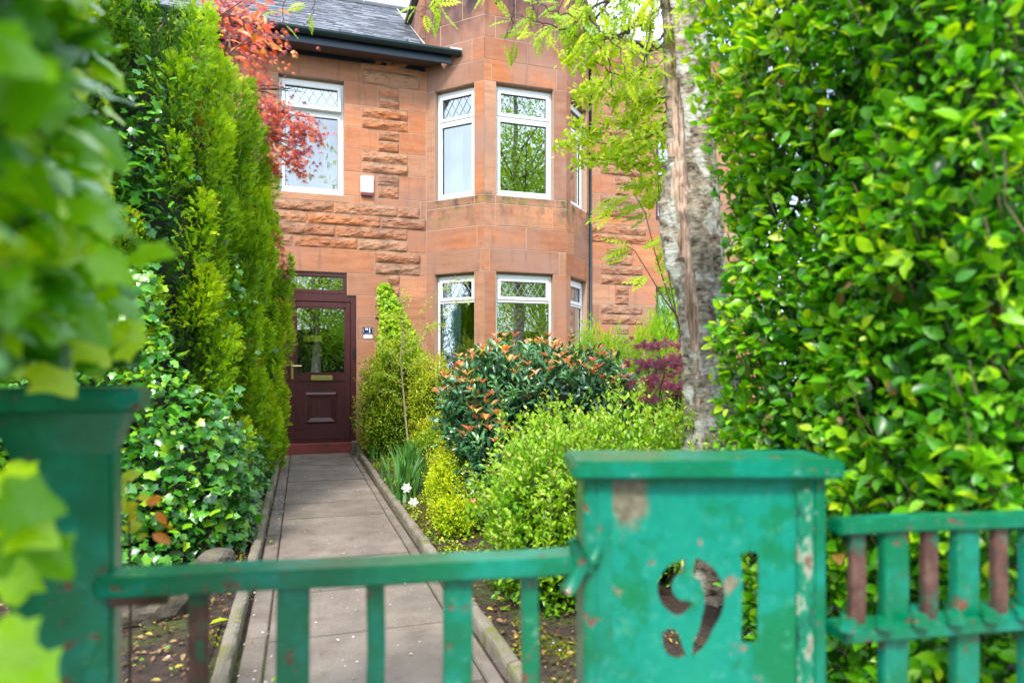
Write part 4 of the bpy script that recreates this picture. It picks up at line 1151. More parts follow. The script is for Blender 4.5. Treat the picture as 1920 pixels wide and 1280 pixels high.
# ---- conifers of the hedge left of the path
def conifer(x, y, h, r, label, n=5200, lean=(0, 0), seed=0):
    t = thing('conifer', label, 'tree', (x, y, 0), 'conifers of the hedge along the path')
    MB().tube([(x, y, -.05), (x+.02, y, h*.4), (x+lean[0], y+lean[1], h*.9)], [.07, .05, .012], 8).build('trunk', M['twig'], t, True)
    # plumes: upright feathery lobes over the column
    npl = int(34*h*r/1.6); Ps = []; Ts = []; Ns = []; Ss = []; Rs = []; ends = []
    for k in range(npl):
        while True:
            a = random.uniform(0, 2*math.pi)
            if math.cos(a)*.5 - math.sin(a)*.86 > -.45: break
        zt = h*(.05 + .93*(k+random.random())/npl)
        rr = r*(1 - .40*max(0, (zt/h-.55)/.45)**1.6)*random.uniform(.70, 1.08)
        lx = x + lean[0]*zt/h + math.cos(a)*rr*.8; ly = y + lean[1]*zt/h + math.sin(a)*rr*.8
        ln = random.uniform(.34, .62); wd = random.uniform(.10, .165); tone = random.uniform(-.16, .14)
        m_ = int(n/npl); tt = rng.random(m_)**.85
        prof = wd*np.sin(np.pi*np.clip(tt*.80+.16, 0, 1))**.7
        outw = A([math.cos(a), math.sin(a), 0])
        d = norm(sphere_dirs(m_)*A([1, 1, .5]) + outw*.7)
        base = A([lx, ly, zt-ln*.5]) + A([math.cos(a)*.30, math.sin(a)*.30, 1.0])[None]*(tt*ln)[:, None]
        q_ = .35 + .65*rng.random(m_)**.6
        P = base + d*(prof*q_)[:, None]
        Ps.append(P); Ts.append(norm(d*.85 + A([0, 0, .55]) + rng.normal(0, .28, (m_, 3))))
        Ns.append(norm(d*.4 + A([0, -.2, .7]) + rng.normal(0, .4, (m_, 3)))); Ss.append(rng.uniform(.036, .066, m_))
        rr_ = .02 + tone + .62*(q_-.35)/.65 + .26*tt + rng.normal(0, .06, m_)  # colour darkens inward, painting shade between lobes; tips are yellower
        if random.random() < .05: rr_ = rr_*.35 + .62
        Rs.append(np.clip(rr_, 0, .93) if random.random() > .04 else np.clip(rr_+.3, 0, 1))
        ends.append((lx, ly, zt+ln*.3))
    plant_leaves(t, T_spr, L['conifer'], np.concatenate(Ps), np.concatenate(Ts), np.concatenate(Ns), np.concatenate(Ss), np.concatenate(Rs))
    twigs(t, [(x, y, max(.1, e[2]-.5)) for e in ends], ends, .010, .003, M['twig'], 'branches')
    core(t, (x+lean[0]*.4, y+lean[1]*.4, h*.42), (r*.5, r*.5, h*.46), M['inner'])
    k_ = 1500; aa = rng.random(k_)*6.28; zq = rng.random(k_)*h*.93+.05; rq = r*(.45+.35*rng.random(k_))*(1-.5*(zq/h)**2)
    P = np.stack([x+np.cos(aa)*rq, y+np.sin(aa)*rq, zq], 1); nn_ = np.stack([np.cos(aa), np.sin(aa), .2+0*aa], 1)
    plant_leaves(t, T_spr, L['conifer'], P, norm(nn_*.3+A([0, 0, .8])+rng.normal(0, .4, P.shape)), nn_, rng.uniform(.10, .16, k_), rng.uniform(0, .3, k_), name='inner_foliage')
    return t
conifer(-1.02, 5.15, 3.75, .52, 'nearest tall conifer of the hedge, ivy climbing its lower half', 11500)
conifer(-.86, 5.95, 3.85, .50, 'second conifer from the gate in the hedge left of the path', 11500)
conifer(-.78, 6.75, 3.72, .47, 'third conifer from the gate, below the red maple branches', 11000)
conifer(-.72, 7.5, 3.55, .46, 'fourth conifer from the gate, left of the upstairs window', 11000)
conifer(-.66, 8.3, 3.45, .47, 'conifer at the house end of the hedge beside the front door', 12500)
conifer(-1.35, 9.05, 3.0, .42, 'added low conifer left of the front door, mirrored dark in the bay glass', 3500)  # hidden tree added so the lower bay glass mirrors dark green
conifer(-1.45, 5.6, 4.2, .50, 'tall conifer in the second row behind the nearest one', 7000)
conifer(-2.7, 4.7, 4.2, .62, 'leftmost conifer, mostly behind the near ivy', 5000)
conifer(-1.75, 4.75, 3.95, .60, 'tall conifer at the back left of the hedge near the gate', 8500)
conifer(-2.1, 5.9, 4.1, .65, 'tall conifer behind the first row of the hedge', 6500)
# tufts reaching over the door
tf = thing('conifer', 'low feathery conifer tuft leaning over the doorstep at the hedge end', 'tree', (-.42, 8.75, 0), 'conifers of the hedge along the path')
P, nn, sh = blob_points(1700, (-.36, 8.65, 1.9), (.25, .2, .5), .6)
P2, nn2, _ = blob_points(1500, (-.42, 8.7, .7), (.24, .22, .75), .5)
P = np.concatenate([P, P2]); nn = np.concatenate([nn, nn2])
ti, n2 = leaf_dirs(nn, .7, .5, .3)
plant_leaves(tf, T_spr, L['conifer'], P, ti, nn, dist_leaves(P, .06, .1), rng.uniform(.3, .85, len(P)))
MB().tube([(-.5, 8.75, -.02), (-.45, 8.7, 1.2), (-.38, 8.65, 2.2)], [.03, .02, .006], 6).build('trunk', M['twig'], tf, True)

# ---- ivy over the hedge foot
ivy = thing('ivy', 'glossy ivy smothering the hedge foot left of the path', 'ivy', (-.9, 4.6, 0))
def ivy_surface(n):
    P = []; Nn = []
    # front mound
    m_ = int(n*.56); x = rng.uniform(-1.75, -.36, m_); z = rng.beta(1.0, 1.25, m_)*2.25
    topz = 2.2 - 1.35*np.clip((x+1.25)/.85, 0, 1) + .15*np.sin(x*13); k = z < topz; x, z = x[k], z[k]
    y = 4.02 + .50*(z/2.2)**1.1 + .38*np.clip((x+.72)/.36, 0, 1)**2 + rng.uniform(-.06, .16, len(x)) + .10*np.sin(x*9+z*4)
    P.append(np.stack([x, y, z+.03], 1)); Nn.append(norm(np.stack([.25+.8*np.clip((x+.7)/.34, 0, 1), -np.ones(len(x)), .3+0*x], 1)))
    # side facing the path
    m_ = int(n*.46); y = 4.4 + 4.2*rng.random(m_)**1.35; z = rng.beta(1, 1.6, m_)*1.7
    tz = .80 - .14*(y-4.4); k = z < tz; y, z = y[k], z[k]
    x = -.36 - .16*(z/1.6) + rng.uniform(-.10, .05, len(y)) + .05*np.sin(y*7+z*5)
    P.append(np.stack([x, y, z+.03], 1)); Nn.append(norm(np.stack([np.ones(len(y)), -.55+0*y, .3+0*y], 1)))
    # climbing streaks
    for (x0, y0, z0, x1, y1, z1, c, wd) in ((-1.35, 4.5, 1.9, -1.45, 4.75, 3.3, 230, .10), (-1.02, 4.72, 1.7, -.98, 4.78, 2.95, 330, .12), (-1.2, 4.6, 1.8, -1.1, 4.7, 2.7, 160, .14), (-.5, 5.1, 1.2, -.55, 5.3, 2.0, 70, .1), (-.35, 7.6, 1.0, -.3, 7.7, 1.9, 26, .05)):
        t = rng.random(c)
        q_ = A([x0, y0, z0])+(A([x1, y1, z1])-A([x0, y0, z0]))*t[:, None] + rng.normal(0, wd, (c, 3))*A([1, .5, 1])
        P.append(q_); Nn.append(np.tile(norm(A([.4, -1, .4])), (c, 1)))
    return np.concatenate(P), np.concatenate(Nn)
P, nn = ivy_surface(8200)
tip = norm(nn*.45 + A([.1, 0, -.45]) + rng.normal(0, .5, P.shape)); n2 = norm(nn*.6 + A([0, 0, .75]) + rng.normal(0, .36, P.shape))
front = (P[:, 1] - (4.05 + .50*(P[:, 2]/2.2)**1.1)) < .10
plant_leaves(ivy, T_ivy, L['ivy'], P, tip, n2, (.028+.052*rng.random(len(P))**1.8), np.clip(rng.beta(1.5, 2.0, len(P)) + .14*front - .05, 0, 1), 'ivy', 300, score=np.where(front | (P[:, 0] > -.4), 1, .5))
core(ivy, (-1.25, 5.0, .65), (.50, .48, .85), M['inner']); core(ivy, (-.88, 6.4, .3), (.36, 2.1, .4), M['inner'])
st_ = [(random.uniform(-1.7, -.5), 4.35+random.uniform(0, .2), .02) for _ in range(12)]
twigs(ivy, st_, [(a[0]+random.uniform(-.3, .3), a[1]+.35, random.uniform(.3, .8)) for a in st_], .005, .002, M['twig_red'], 'stems', .1, 7)
# rocks at the hedge foot
def rock(c, r, rot, label):
    bm = bmesh.new(); bmesh.ops.create_icosphere(bm, subdivisions=3, radius=1)
    mt = Matrix.Translation(c) @ Matrix.Rotation(rot, 4, 'Z')
    for v in bm.verts:
        p = v.co.copy(); m_ = max(abs(p.x), abs(p.y), abs(p.z)); p = p*(.45+.55/m_*.72)
        k = 1 + .18*noise.fractal(p*1.6+Vector(c)*7, .9, 2, 4); v.co = mt @ Vector((p.x*r[0]*k, p.y*r[1]*k, p.z*r[2]*k))
    me = bpy.data.meshes.new('rock'); bm.to_mesh(me); bm.free(); me.materials.append(M['rock'])
    o = bpy.data.objects.new('rock', me); COL.objects.link(o); tag(o, label, 'rock', 'rocks edging the left bed')
rock((-.66, 3.35, .09), (.20, .12, .12), .2, 'dark squared rock on the bare soil under the ivy, nearest the gate')
rock((-.47, 4.16, .03), (.11, .13, .07), -.5, 'pale mossy wedge-shaped rock at the front edge of the ivy')
rock((-.395, 4.72, .08), (.075, .10, .08), .4, 'brown rounded rock between the ivy and the kerb')
bl = MB().box(-.405, -.33, 4.95, 5.02, -.01, .15).box(-.41, -.395, 5.02, 6.3, -.01, .15).box(-.345, -.33, 5.02, 6.3, -.01, .15).box(-.395, -.345, 5.02, 6.3, -.01, .01).build('trough', M['blue_p'])
tag(bl, 'dark blue plastic trough tucked under the ivy beside the kerb', 'trough')

# ---- near ivy hedge at the left gatepost (strongly out of focus)
niv = thing('ivy', 'large blurred ivy leaves close to the lens at the left edge', 'ivy', (-.62, .95, 0))
P = []; 
def band(n, u0, u1, v0, v1, z0, z1):
    out_ = []
    for _ in range(n):
        u = random.uniform(u0, u1); v = random.uniform(v0, v1); out_.append(at(u, v, random.uniform(z0, z1)))
    return out_
# the mass: a leafy wall from beside the viewer to the post
P = []
for _ in range(5200):
    y = random.uniform(.28, 1.35); z = random.uniform(.1, 2.1)
    face_ = -.13 - .30*y if z > 1.08 else -.36 - .12*y
    if z > 1.08: face_ = -.165 - .17*(y-.4) - .05*(z-1.1)
    x = face_ - abs(random.gauss(0, .10)) + .03*math.sin(z*11+y*7)
    if z < 1.08 and y < .5: continue
    if z < 1.15 and x > -.52: 
        if random.random() < .97: continue
    if math.hypot(x, y, ) < .50 or (z > 1.05 and x > -.165-.09*(y-.4)): continue
    P.append((x, y, z))
P = A(P)
tip = norm(A([.5, -.2, -.45]) + rng.normal(0, .5, P.shape)); n2 = norm(A([.3, -.45, .7]) + rng.normal(0, .38, P.shape))
plant_leaves(niv, T_ivy, L['ivy_near'], P, tip, n2, rng.uniform(.035, .065, len(P)), np.clip(rng.beta(1.3, 1.5, len(P)), 0, 1), 'nearivy', 260)
# stray sprays hanging over and beside the post
spr = [at(205, 395, .62), at(175, 470, .6), at(150, 250, .62), at(250, 470, .72), at(215, 560, .8), at(225, 600, .82), at(150, 690, .95), at(200, 655, .9), at(60, 700, .9), at(170, 640, .9), at(110, 660, .85),
       at(20, 975, .62), at(60, 1015, .64), at(0, 1010, .6), at(20, 1240, .62), at(-10, 1120, .62), at(0, 880, .75), at(-10, 930, .6), at(-20, 1180, .55)]
P = A([tuple(p) for p in spr]); 
tip = norm(A([.6, -.1, -.15]) + rng.normal(0, .3, P.shape)); n2 = norm(A([.1, -.8, .6]) + rng.normal(0, .3, P.shape))
plant_leaves(niv, T_ivy, L['ivy_near'], P, tip, n2, rng.uniform(.040, .060, len(P)), rng.uniform(.3, .85, len(P)), 'nearivy', 40)
twigs(niv, [(-.55, random.uniform(.4, 1.2), .1) for _ in range(16)], [(-.56+random.uniform(-.12, .06), random.uniform(.4, 1.2), random.uniform(1.2, 2.0)) for _ in range(26)], .008, .003, M['twig'], 'stems')
core(niv, (-.86, .95, .95), (.30, .62, 1.2), M['inner'])
# yellowing spray beside the post
ys = thing('young_shoot', 'blurred yellowing shoot just right of the left gatepost', 'plant', tuple(at(250, 1010, 1.5)))
P = A([tuple(at(235+random.uniform(-18, 20), v, 1.45)) for v in range(900, 1030, 11)])
plant_leaves(ys, T_oval(.55), L['golden'], P, norm(A([.5, 0, .3])+rng.normal(0, .5, P.shape)), norm(A([0, -1, .5])+rng.normal(0, .3, P.shape)), rng.uniform(.03, .05, len(P)), rng.uniform(.5, 1, len(P)), 'yshoot', 20, name='leaves')
P = A([tuple(at(u, v, 1.5)) for u, v in ((270, 945), (290, 960), (300, 985), (285, 1000))])
plant_leaves(ys, T_oval(.5), L['maple'], P, norm(A([.5, 0, -.3])+rng.normal(0, .3, P.shape)), norm(A([0, -1, .5])+rng.normal(0, .3, P.shape)), rng.uniform(.035, .05, len(P)), rng.uniform(.85, 1, len(P)), 'yshoot2', 4, name='leaves')
b0 = at(240, 1250, 1.5); MB().tube([(b0.x, b0.y, .0), tuple(at(245, 1100, 1.5)), tuple(at(240, 900, 1.45))], [.004, .003, .002], 6).build('stem', M['twig'], ys, True)

# ---- red japanese maple behind the hedge
mp = thing('red_maple', 'orange-red japanese maple spreading in front of the upstairs window', 'tree', (-.95, 7.0, 0))
MB().tube([(-1.3, 7.9, 0), (-1.25, 7.8, 1.6), (-1.05, 7.4, 3.2), tuple(at(430, 60, 7.0))], [.06, .05, .035, .015], 8).build('trunk', M['twig'], mp, True)
spots = []
zmp = 6.4
for (u0, v0, u1, v1, r_, n_) in ((385, -10, 520, 110, .16, 420), (400, 20, 500, 60, .14, 260), (455, 110, 525, 230, .10, 240), (480, 200, 596, 240, .08, 230), (495, 230, 582, 285, .09, 210), (500, 270, 570, 312, .08, 130), (540, 235, 604, 258, .05, 100),
                                 (545, 290, 570, 335, .035, 34), (505, 300, 525, 325, .04, 40), (520, 430, 535, 520, .03, 26)):
    a = at(u0, v0, zmp); b_ = at(u1, v1, zmp)
    for _ in range(n_):
        t = random.random(); spots.append(tuple(a.lerp(b_, t) + Vector((random.gauss(0, r_*.7), random.gauss(0, r_*1.4), random.gauss(0, r_*.7)))))
P = A(spots); tip = norm(A([.55, -.25, -.75]) + rng.normal(0, .35, P.shape)); n2 = norm(A([.1, -.9, .55]) + rng.normal(0, .35, P.shape))
plant_leaves(mp, T_maple, L['maple'], P, tip, n2, rng.uniform(.040, .062, len(P)), np.clip(rng.beta(1.1, 1.2, len(P)), 0, 1), 'maple', 280)
hub = [at(420, 30, zmp), at(470, 170, zmp), at(500, 250, zmp)]
st_, en = [], []
for h_ in hub:
    for _ in range(8): st_.append(tuple(h_)); en.append(tuple(h_ + Vector((random.uniform(.1, .5), random.uniform(-.2, .2), random.uniform(-.25, .15)))))
st_ += [tuple(at(430, 60, 7.0)), tuple(at(430, 60, 7.0))]; en += [tuple(hub[1]), tuple(hub[2])]
twigs(mp, st_, en, .007, .002, M['twig'], 'branches')
# broad-leaved orange shoots by the roof
op = thing('orange_leaved_branch', 'arching branch of broad orange leaves below the gutter end by the maple', 'branch', tuple(at(455, 60, 5.2)))
MB().tube([tuple(at(378, 55, 5.3)), tuple(at(420, 25, 5.2)), tuple(at(470, -8, 5.2))], [.007, .005, .003], 6).tube([tuple(at(430, 100, 5.2)), tuple(at(480, 60, 5.2)), tuple(at(510, 45, 5.2))], [.006, .004, .002], 6).build('branch', M['twig_red'], op, True)['kind'] = 'stuff'
P = A([tuple(at(random.uniform(430, 525), random.uniform(-5, 110), random.uniform(5.0, 5.4))) for _ in range(46)])
plant_leaves(op, T_oval(.42), L['maple'], P, norm(A([.6, 0, -.2])+rng.normal(0, .5, P.shape)), norm(A([0, -.8, .7])+rng.normal(0, .4, P.shape)), rng.uniform(.07, .11, len(P)), rng.uniform(.6, 1, len(P)), 'orl', 46)

# ---- privet hedge on the right
pv = thing('privet_hedge', 'tall glossy green privet hedge filling the right side behind the railing', 'hedge', (1.9, 1.6, 0))
n_ = 30000
y = .98 + 1.25*rng.random(n_)**.9; z = rng.uniform(.05, 2.75, n_)
xf = 1.325 + .175*(y-.98) + .025*np.sin(y*9+z*4) + .02*np.sin(z*9+y*3) - .13*np.clip((z-1.75)/.5, 0, 1)*np.clip((y-1.2)/.6, 0, 1)
x = xf + np.abs(rng.normal(0, .19, n_))
P1 = np.stack([x, y, z], 1)
n_ = 7000; x = rng.uniform(1.3, 2.9, n_); z = rng.uniform(.05, 2.75, n_); y = .99 + np.abs(rng.normal(0, .12, n_)) + .05*np.sin(x*8+z*4)
P2 = np.stack([x, y, z], 1)
nn = np.concatenate([np.tile(A([-1., -.25, .15]), (len(P1), 1)), np.tile(A([0., -1., .2]), (len(P2), 1))])
P = np.concatenate([P1, P2])
# natural gaps where the stems show
u, v, zz = cam_uv(P)
def nz3(p, s_): return np.array([noise.noise(Vector(q_)*s_) for q_ in p])
gap = nz3(P, 5.5); low = np.clip((1.15 - P[:, 2])/.9, 0, 1)
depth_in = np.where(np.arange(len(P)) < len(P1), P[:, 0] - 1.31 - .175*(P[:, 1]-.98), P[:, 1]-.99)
keep = gap > (-.40 + .30*low)
P, nn, depth_in = P[keep], nn[keep], depth_in[keep]
tip = norm(nn*.55 + A([0, 0, .25]) + rng.normal(0, .5, P.shape)); n2 = norm(nn*.6 + A([0, -.1, .75]) + rng.normal(0, .4, P.shape))
rn = np.clip(.72 - depth_in*2.1 + rng.normal(0, .19, len(P)), 0, .94)  # deeper leaves get darker colour: shade in the gaps is painted in
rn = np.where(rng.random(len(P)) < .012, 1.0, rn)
n_ = 6500; Q = np.stack([rng.uniform(1.62, 2.2, n_), rng.uniform(1.15, 2.25, n_), rng.uniform(.3, 2.75, n_)], 1)
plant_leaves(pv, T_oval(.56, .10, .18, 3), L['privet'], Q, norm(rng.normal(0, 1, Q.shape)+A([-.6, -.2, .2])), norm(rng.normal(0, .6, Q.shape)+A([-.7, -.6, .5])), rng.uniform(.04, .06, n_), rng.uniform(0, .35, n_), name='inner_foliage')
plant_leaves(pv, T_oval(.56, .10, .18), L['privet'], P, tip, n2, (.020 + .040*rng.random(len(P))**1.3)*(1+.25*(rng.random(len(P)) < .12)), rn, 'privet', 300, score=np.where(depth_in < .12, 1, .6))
st_ = []; en = []
for _ in range(60):
    x0 = random.uniform(1.9, 2.45); y0 = random.uniform(1.5, 1.85); st_.append((x0, y0, 0)); en.append((x0+random.uniform(-.2, .3), y0+random.uniform(-.2, .3), random.uniform(1.4, 2.7)))
twigs(pv, st_, en, .011, .004, M['twig'], 'stems', .06, 7)
st_ = []; en = []
for _ in range(900):
    a = P[rng.integers(len(P))]; st_.append((a[0]+.16, a[1]+.05, a[2]-.16)); en.append((a[0]-.035, a[1]-.02, a[2]+.05))
twigs(pv, st_, en, .0035, .0015, M['stem_pale'], 'twigs', .05, 4, seg=4)
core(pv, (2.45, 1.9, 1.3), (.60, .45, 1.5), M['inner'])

# ---- rowan tree with the stripped bark
rw = thing('rowan_tree', 'old grey-barked rowan tree with a long strip of bare wood down its trunk', 'tree', (2.0, 2.95, 0))
zt = 3.4
ctr = [(1340, 860, 62), (1336, 800, 50), (1332, 720, 46), (1325, 640, 44), (1318, 560, 44), (1309, 480, 45), (1302, 400, 46), (1298, 330, 42), (1292, 230, 39), (1287, 130, 37), (1280, 0, 38), (1276, -120, 40), (1272, -420, 36)]
pts = [at(u_, v_, zt) for u_, v_, r_ in ctr]; rad = [r_*zt/FPX for *_, r_ in ctr]
pts = [Vector((pts[0].x, pts[0].y, -.05))] + pts; rad = [rad[0]*1.25] + rad
NS, NR = 56, 170
tt = np.linspace(0, len(pts)-1, NR); V = []; Fb = []; Fw = []
vc = A([-math.sin(THETA), -math.cos(THETA), 0]); vr = A([math.cos(THETA), -math.sin(THETA), 0])
def wound(h, a):
    """a = angle from the viewer's side, positive to the left; True where the bark has gone"""
    c_ = (.72 if h < 1.6 else .72+.06*math.sin((h-1.6)*5) if h < 2.1 else .74+.26*min(1, (h-2.1)/.5)) + .12*noise.noise(Vector((h*3, 1, 0)))
    w_ = (.13 + .20*min(1, max(0, (h-1.45)/.4)) + .06*math.sin(h*5.4+1.1))*(1 if h < 2.5 else .9) * min(1, max(0, (h-1.05)/.3)) * min(1, max(0, (3.15-h)/.4)) + .06*noise.noise(Vector((h*9, 4, 0)))
    return abs(a-c_) < w_, abs(a-c_)-w_
for i, t in enumerate(tt):
    k = min(int(t), len(pts)-2); f = t-k; c_ = pts[k].lerp(pts[k+1], f); r_ = rad[k]*(1-f)+rad[k+1]*f
    for j in range(NS):
        a = 2*math.pi*j/NS; aa = ((a+math.pi) % (2*math.pi)) - math.pi
        d = vc*math.cos(aa) - vr*math.sin(aa)
        h = c_.z; ins, dd = wound(h, aa)
        n1 = noise.fractal(Vector((math.cos(a)*2.0, math.sin(a)*2.0, h*3)), .8, 2, 3)
        n2_ = noise.fractal(Vector((math.cos(a)*6, math.sin(a)*6, h*22)), .8, 2, 4)
        rr = r_*(1.04 + .08*n1) + .015*n2_
        rr -= .026*min(1, max(0, -dd/.12+.1)) if dd < .0 else 0
        if 0 < dd < .22: rr += .018*(1-dd/.22)
        # the swollen flap of bark on the left side
        if 1.55 < h < 2.15: rr += .058*math.exp(-((aa-1.55)/.27)**2)*math.sin(math.pi*(h-1.55)/.6)**.5
        V.append((c_.x + d[0]*rr, c_.y + d[1]*rr, c_.z))
for i in range(NR-1):
    for j in range(NS):
        q4 = (i*NS+j, i*NS+(j+1) % NS, (i+1)*NS+(j+1) % NS, (i+1)*NS+j)
        a = 2*math.pi*(j+.5)/NS; aa = ((a+math.pi) % (2*math.pi)) - math.pi
        (Fw if wound(V[q4[0]][2]*.5+V[q4[2]][2]*.5, aa)[0] else Fb).append(q4)
V = A(V)
mesh_obj('trunk', V, A(Fb), M['bark'], rw, smooth=True)
us = np.unique(A(Fw)); mpv = {a: i for i, a in enumerate(us)}
mesh_obj('bare_wood', V[us], [tuple(mpv[x] for x in f) for f in Fw], M['bare'], rw, smooth=True)
# limbs above the frame and the hanging sprays
top = pts[-1]; limbs = []
def polyline(ps, n=14):
    ps = [Vector(p) for p in ps]; out_ = []
    for i in range(n+1):
        t = i/n*(len(ps)-1); k = min(int(t), len(ps)-2); out_.append(ps[k].lerp(ps[k+1], t-k))
    return out_
def wig(ps, amp=.015):
    return [p + Vector((random.gauss(0, amp), random.gauss(0, amp), random.gauss(0, amp))) for p in ps]
LP, LT, LN, LS, LR = [], [], [], [], []
b = MB()
def spray(pix, z0, z1, r0=.005, dens=1.0, size=(.075, .125), spread=.055, droop=-.1, name=None, cluster=3):
    """a leafy twig through the given picture points at distances z0..z1"""
    ps = [at(u_, v_, z0+(z1-z0)*i/(len(pix)-1)) for i, (u_, v_) in enumerate(pix)]
    pl = wig(polyline(ps, 5*len(ps)), .006)
    b.tube(pl, list(np.linspace(r0, .0015, len(pl))), 5, caps=False)
    ln = sum((pl[i+1]-pl[i]).length for i in range(len(pl)-1))
    for k in range(int(ln*9*dens)):
        t = random.uniform(.12, 1); i = min(int(t*(len(pl)-1)), len(pl)-2); p = pl[i].lerp(pl[i+1], random.random()); d = (pl[i+1]-pl[i]).normalized()
        off = Vector((random.gauss(0, spread), random.gauss(0, spread), random.gauss(0, spread)))
        q_ = p + off
        if off.length > .04: b.tube([p, p.lerp(q_, .5)+Vector((0, 0, .008)), q_], [.0018, .0014, .001], 4, caps=False)
        for _ in range(random.randint(1, cluster)):
            LP.append(tuple(q_)); LT.append(tuple((d*.45 + off.normalized()*.4 + Vector((random.gauss(0, .5), random.gauss(0, .5), random.gauss(droop, .4)))).normalized()))
            LN.append((random.gauss(-.25, .4), random.gauss(-.6, .4), random.gauss(.75, .35))); LS.append(random.uniform(*size)); LR.append(min(1, max(0, random.gauss(.55, .25))))
# main hanging branches of the rowan, upper middle
spray([(1230, -60), (1150, -10), (1100, 60), (1140, 110), (1150, 170)], 3.3, 3.4, .012, 1.6)
spray([(1100, -60), (1095, 0), (1120, 55), (1160, 90), (1175, 140)], 3.3, 3.2, .010, 1.8)
spray([(1240, -30), (1200, 30), (1170, 70), (1120, 60), (1070, 70)], 3.4, 3.3, .010, 1.7)
spray([(1230, 20), (1180, 60), (1110, 80), (1060, 60), (1010, 40), (960, 25)], 3.4, 3.2, .009, 1.6, cluster=2)
spray([(1250, 60), (1215, 90), (1200, 140), (1205, 150)], 3.4, 3.3, .007, 1.3)
spray([(1160, -40), (1125, 10), (1080, 30), (1030, 20), (990, -10)], 3.3, 3.3, .009, 1.3)
spray([(1000, -50), (998, 10), (995, 40)], 3.2, 3.2, .005, .5, cluster=1)
spray([(962, -50), (962, 20), (958, 55), (950, 68)], 3.2, 3.2, .004, .8, cluster=1)
spray([(925, -30), (940, 0), (925, 10)], 3.2, 3.2, .004, 2.0, spread=.05)
spray([(790, -30), (820, -8), (806, 20), (782, 22)], 3.6, 3.6, .004, 1.7, (.09, .13), .05, cluster=2)
spray([(830, -30), (822, 0), (812, 24)], 3.6, 3.6, .003, .2, cluster=1)
spray([(534, -30), (533, 20), (527, 45), (518, 34)], 3.6, 3.6, .003, .9, (.07, .10), .03, cluster=2)
spray([(592, -30), (588, 10), (578, 45), (570, 50)], 3.6, 3.6, .003, .8, (.07, .10), .03, cluster=2)
spray([(1245, -60), (1225, 0), (1218, 60), (1210, 120), (1203, 145)], 3.3, 3.3, .006, .7)
for k in range(14):
    u_ = 1040 + 15*k; spray([(u_+40, -70), (u_+20, -10), (u_+random.uniform(-20, 20), 50 + random.uniform(-20, 30))], 3.4, 3.2+random.random()*.4, .006, 1.25)
mk = len(LP)
# lower, smaller-leaved bright sprays in front of the downpipe
low = [[(1255, 110), (1200, 140), (1150, 150), (1110, 165), (1085, 175)], [(1255, 140), (1180, 150), (1120, 120), (1080, 110), (1060, 115)],
       [(1260, 205), (1200, 215), (1150, 235), (1120, 250), (1075, 235)], [(1255, 180), (1190, 190), (1130, 170), (1095, 190)],
       [(1258, 240), (1180, 265), (1120, 270), (1080, 265), (1050, 272)], [(1260, 235), (1200, 262), (1150, 290), (1110, 300), (1080, 305)],
       [(1260, 262), (1215, 275), (1165, 300), (1130, 298)], [(1255, 190), (1225, 200), (1185, 180), (1160, 175)], [(1262, 300), (1230, 305), (1200, 300), (1170, 320)],
       [(1262, 320), (1240, 330), (1215, 345), (1190, 350)], [(1258, 165), (1230, 175), (1205, 200), (1190, 240)], [(1262, 210), (1240, 235), (1215, 250), (1190, 285)],
       [(1250, 90), (1190, 100), (1150, 95), (1100, 85)], [(1262, 280), (1235, 255), (1200, 240), (1165, 215)], [(1262, 330), (1248, 350), (1230, 372), (1215, 380)]]
BP = []
for l in low:
    z0_ = random.uniform(3.7, 4.3); ps = [at(u_, v_, z0_) for u_, v_ in l]; pl = wig(polyline(ps, 18), .008)
    b.tube(pl, list(np.linspace(.005, .0015, len(pl))), 5, caps=False)
    ln = sum((pl[i+1]-pl[i]).length for i in range(len(pl)-1))
    for k in range(int(ln*360)):
        i = random.randrange(2, len(pl)-1); p = pl[i].lerp(pl[i+1], random.random())
        BP.append(tuple(p + Vector((random.gauss(0, .028), random.gauss(0, .05), random.gauss(0, .022)))))
br = b.build('branches', M['twig'], rw, True); br['kind'] = 'stuff'
plant_leaves(rw, T_pin, L['rowan'], LP, LT, LN, LS, np.array(LR), 'rowan', 280)
P = A(BP); plant_leaves(rw, T_oval(.55, .1, .15), L['rowan'], P, norm(A([-.4, 0, .1])+rng.normal(0, .6, P.shape)), norm(A([-.1, -.7, .7])+rng.normal(0, .4, P.shape)), rng.uniform(.028, .050, len(P)), np.clip(rng.normal(.62, .22, len(P)), 0, 1), name='small_foliage')
# crown carried on above the picture
tw_s = [tuple(top)]*7; tw_e = [tuple(top + Vector((random.uniform(-1.6, .9), random.uniform(-.9, 1.2), random.uniform(.5, 1.8)))) for _ in range(7)]
twigs(rw, tw_s, tw_e, .045, .012, M['bark'], 'limbs')
P, nn, _ = blob_points(320, tuple(top + Vector((-.2, .9, 1.6))), (1.5, 1.0, .7), .8)
ti, n2 = leaf_dirs(nn, -.1, .5, .6); plant_leaves(rw, T_pin, L['rowan'], P, ti, n2, rng.uniform(.12, .17, len(P)), rng.random(len(P)), name='crown')

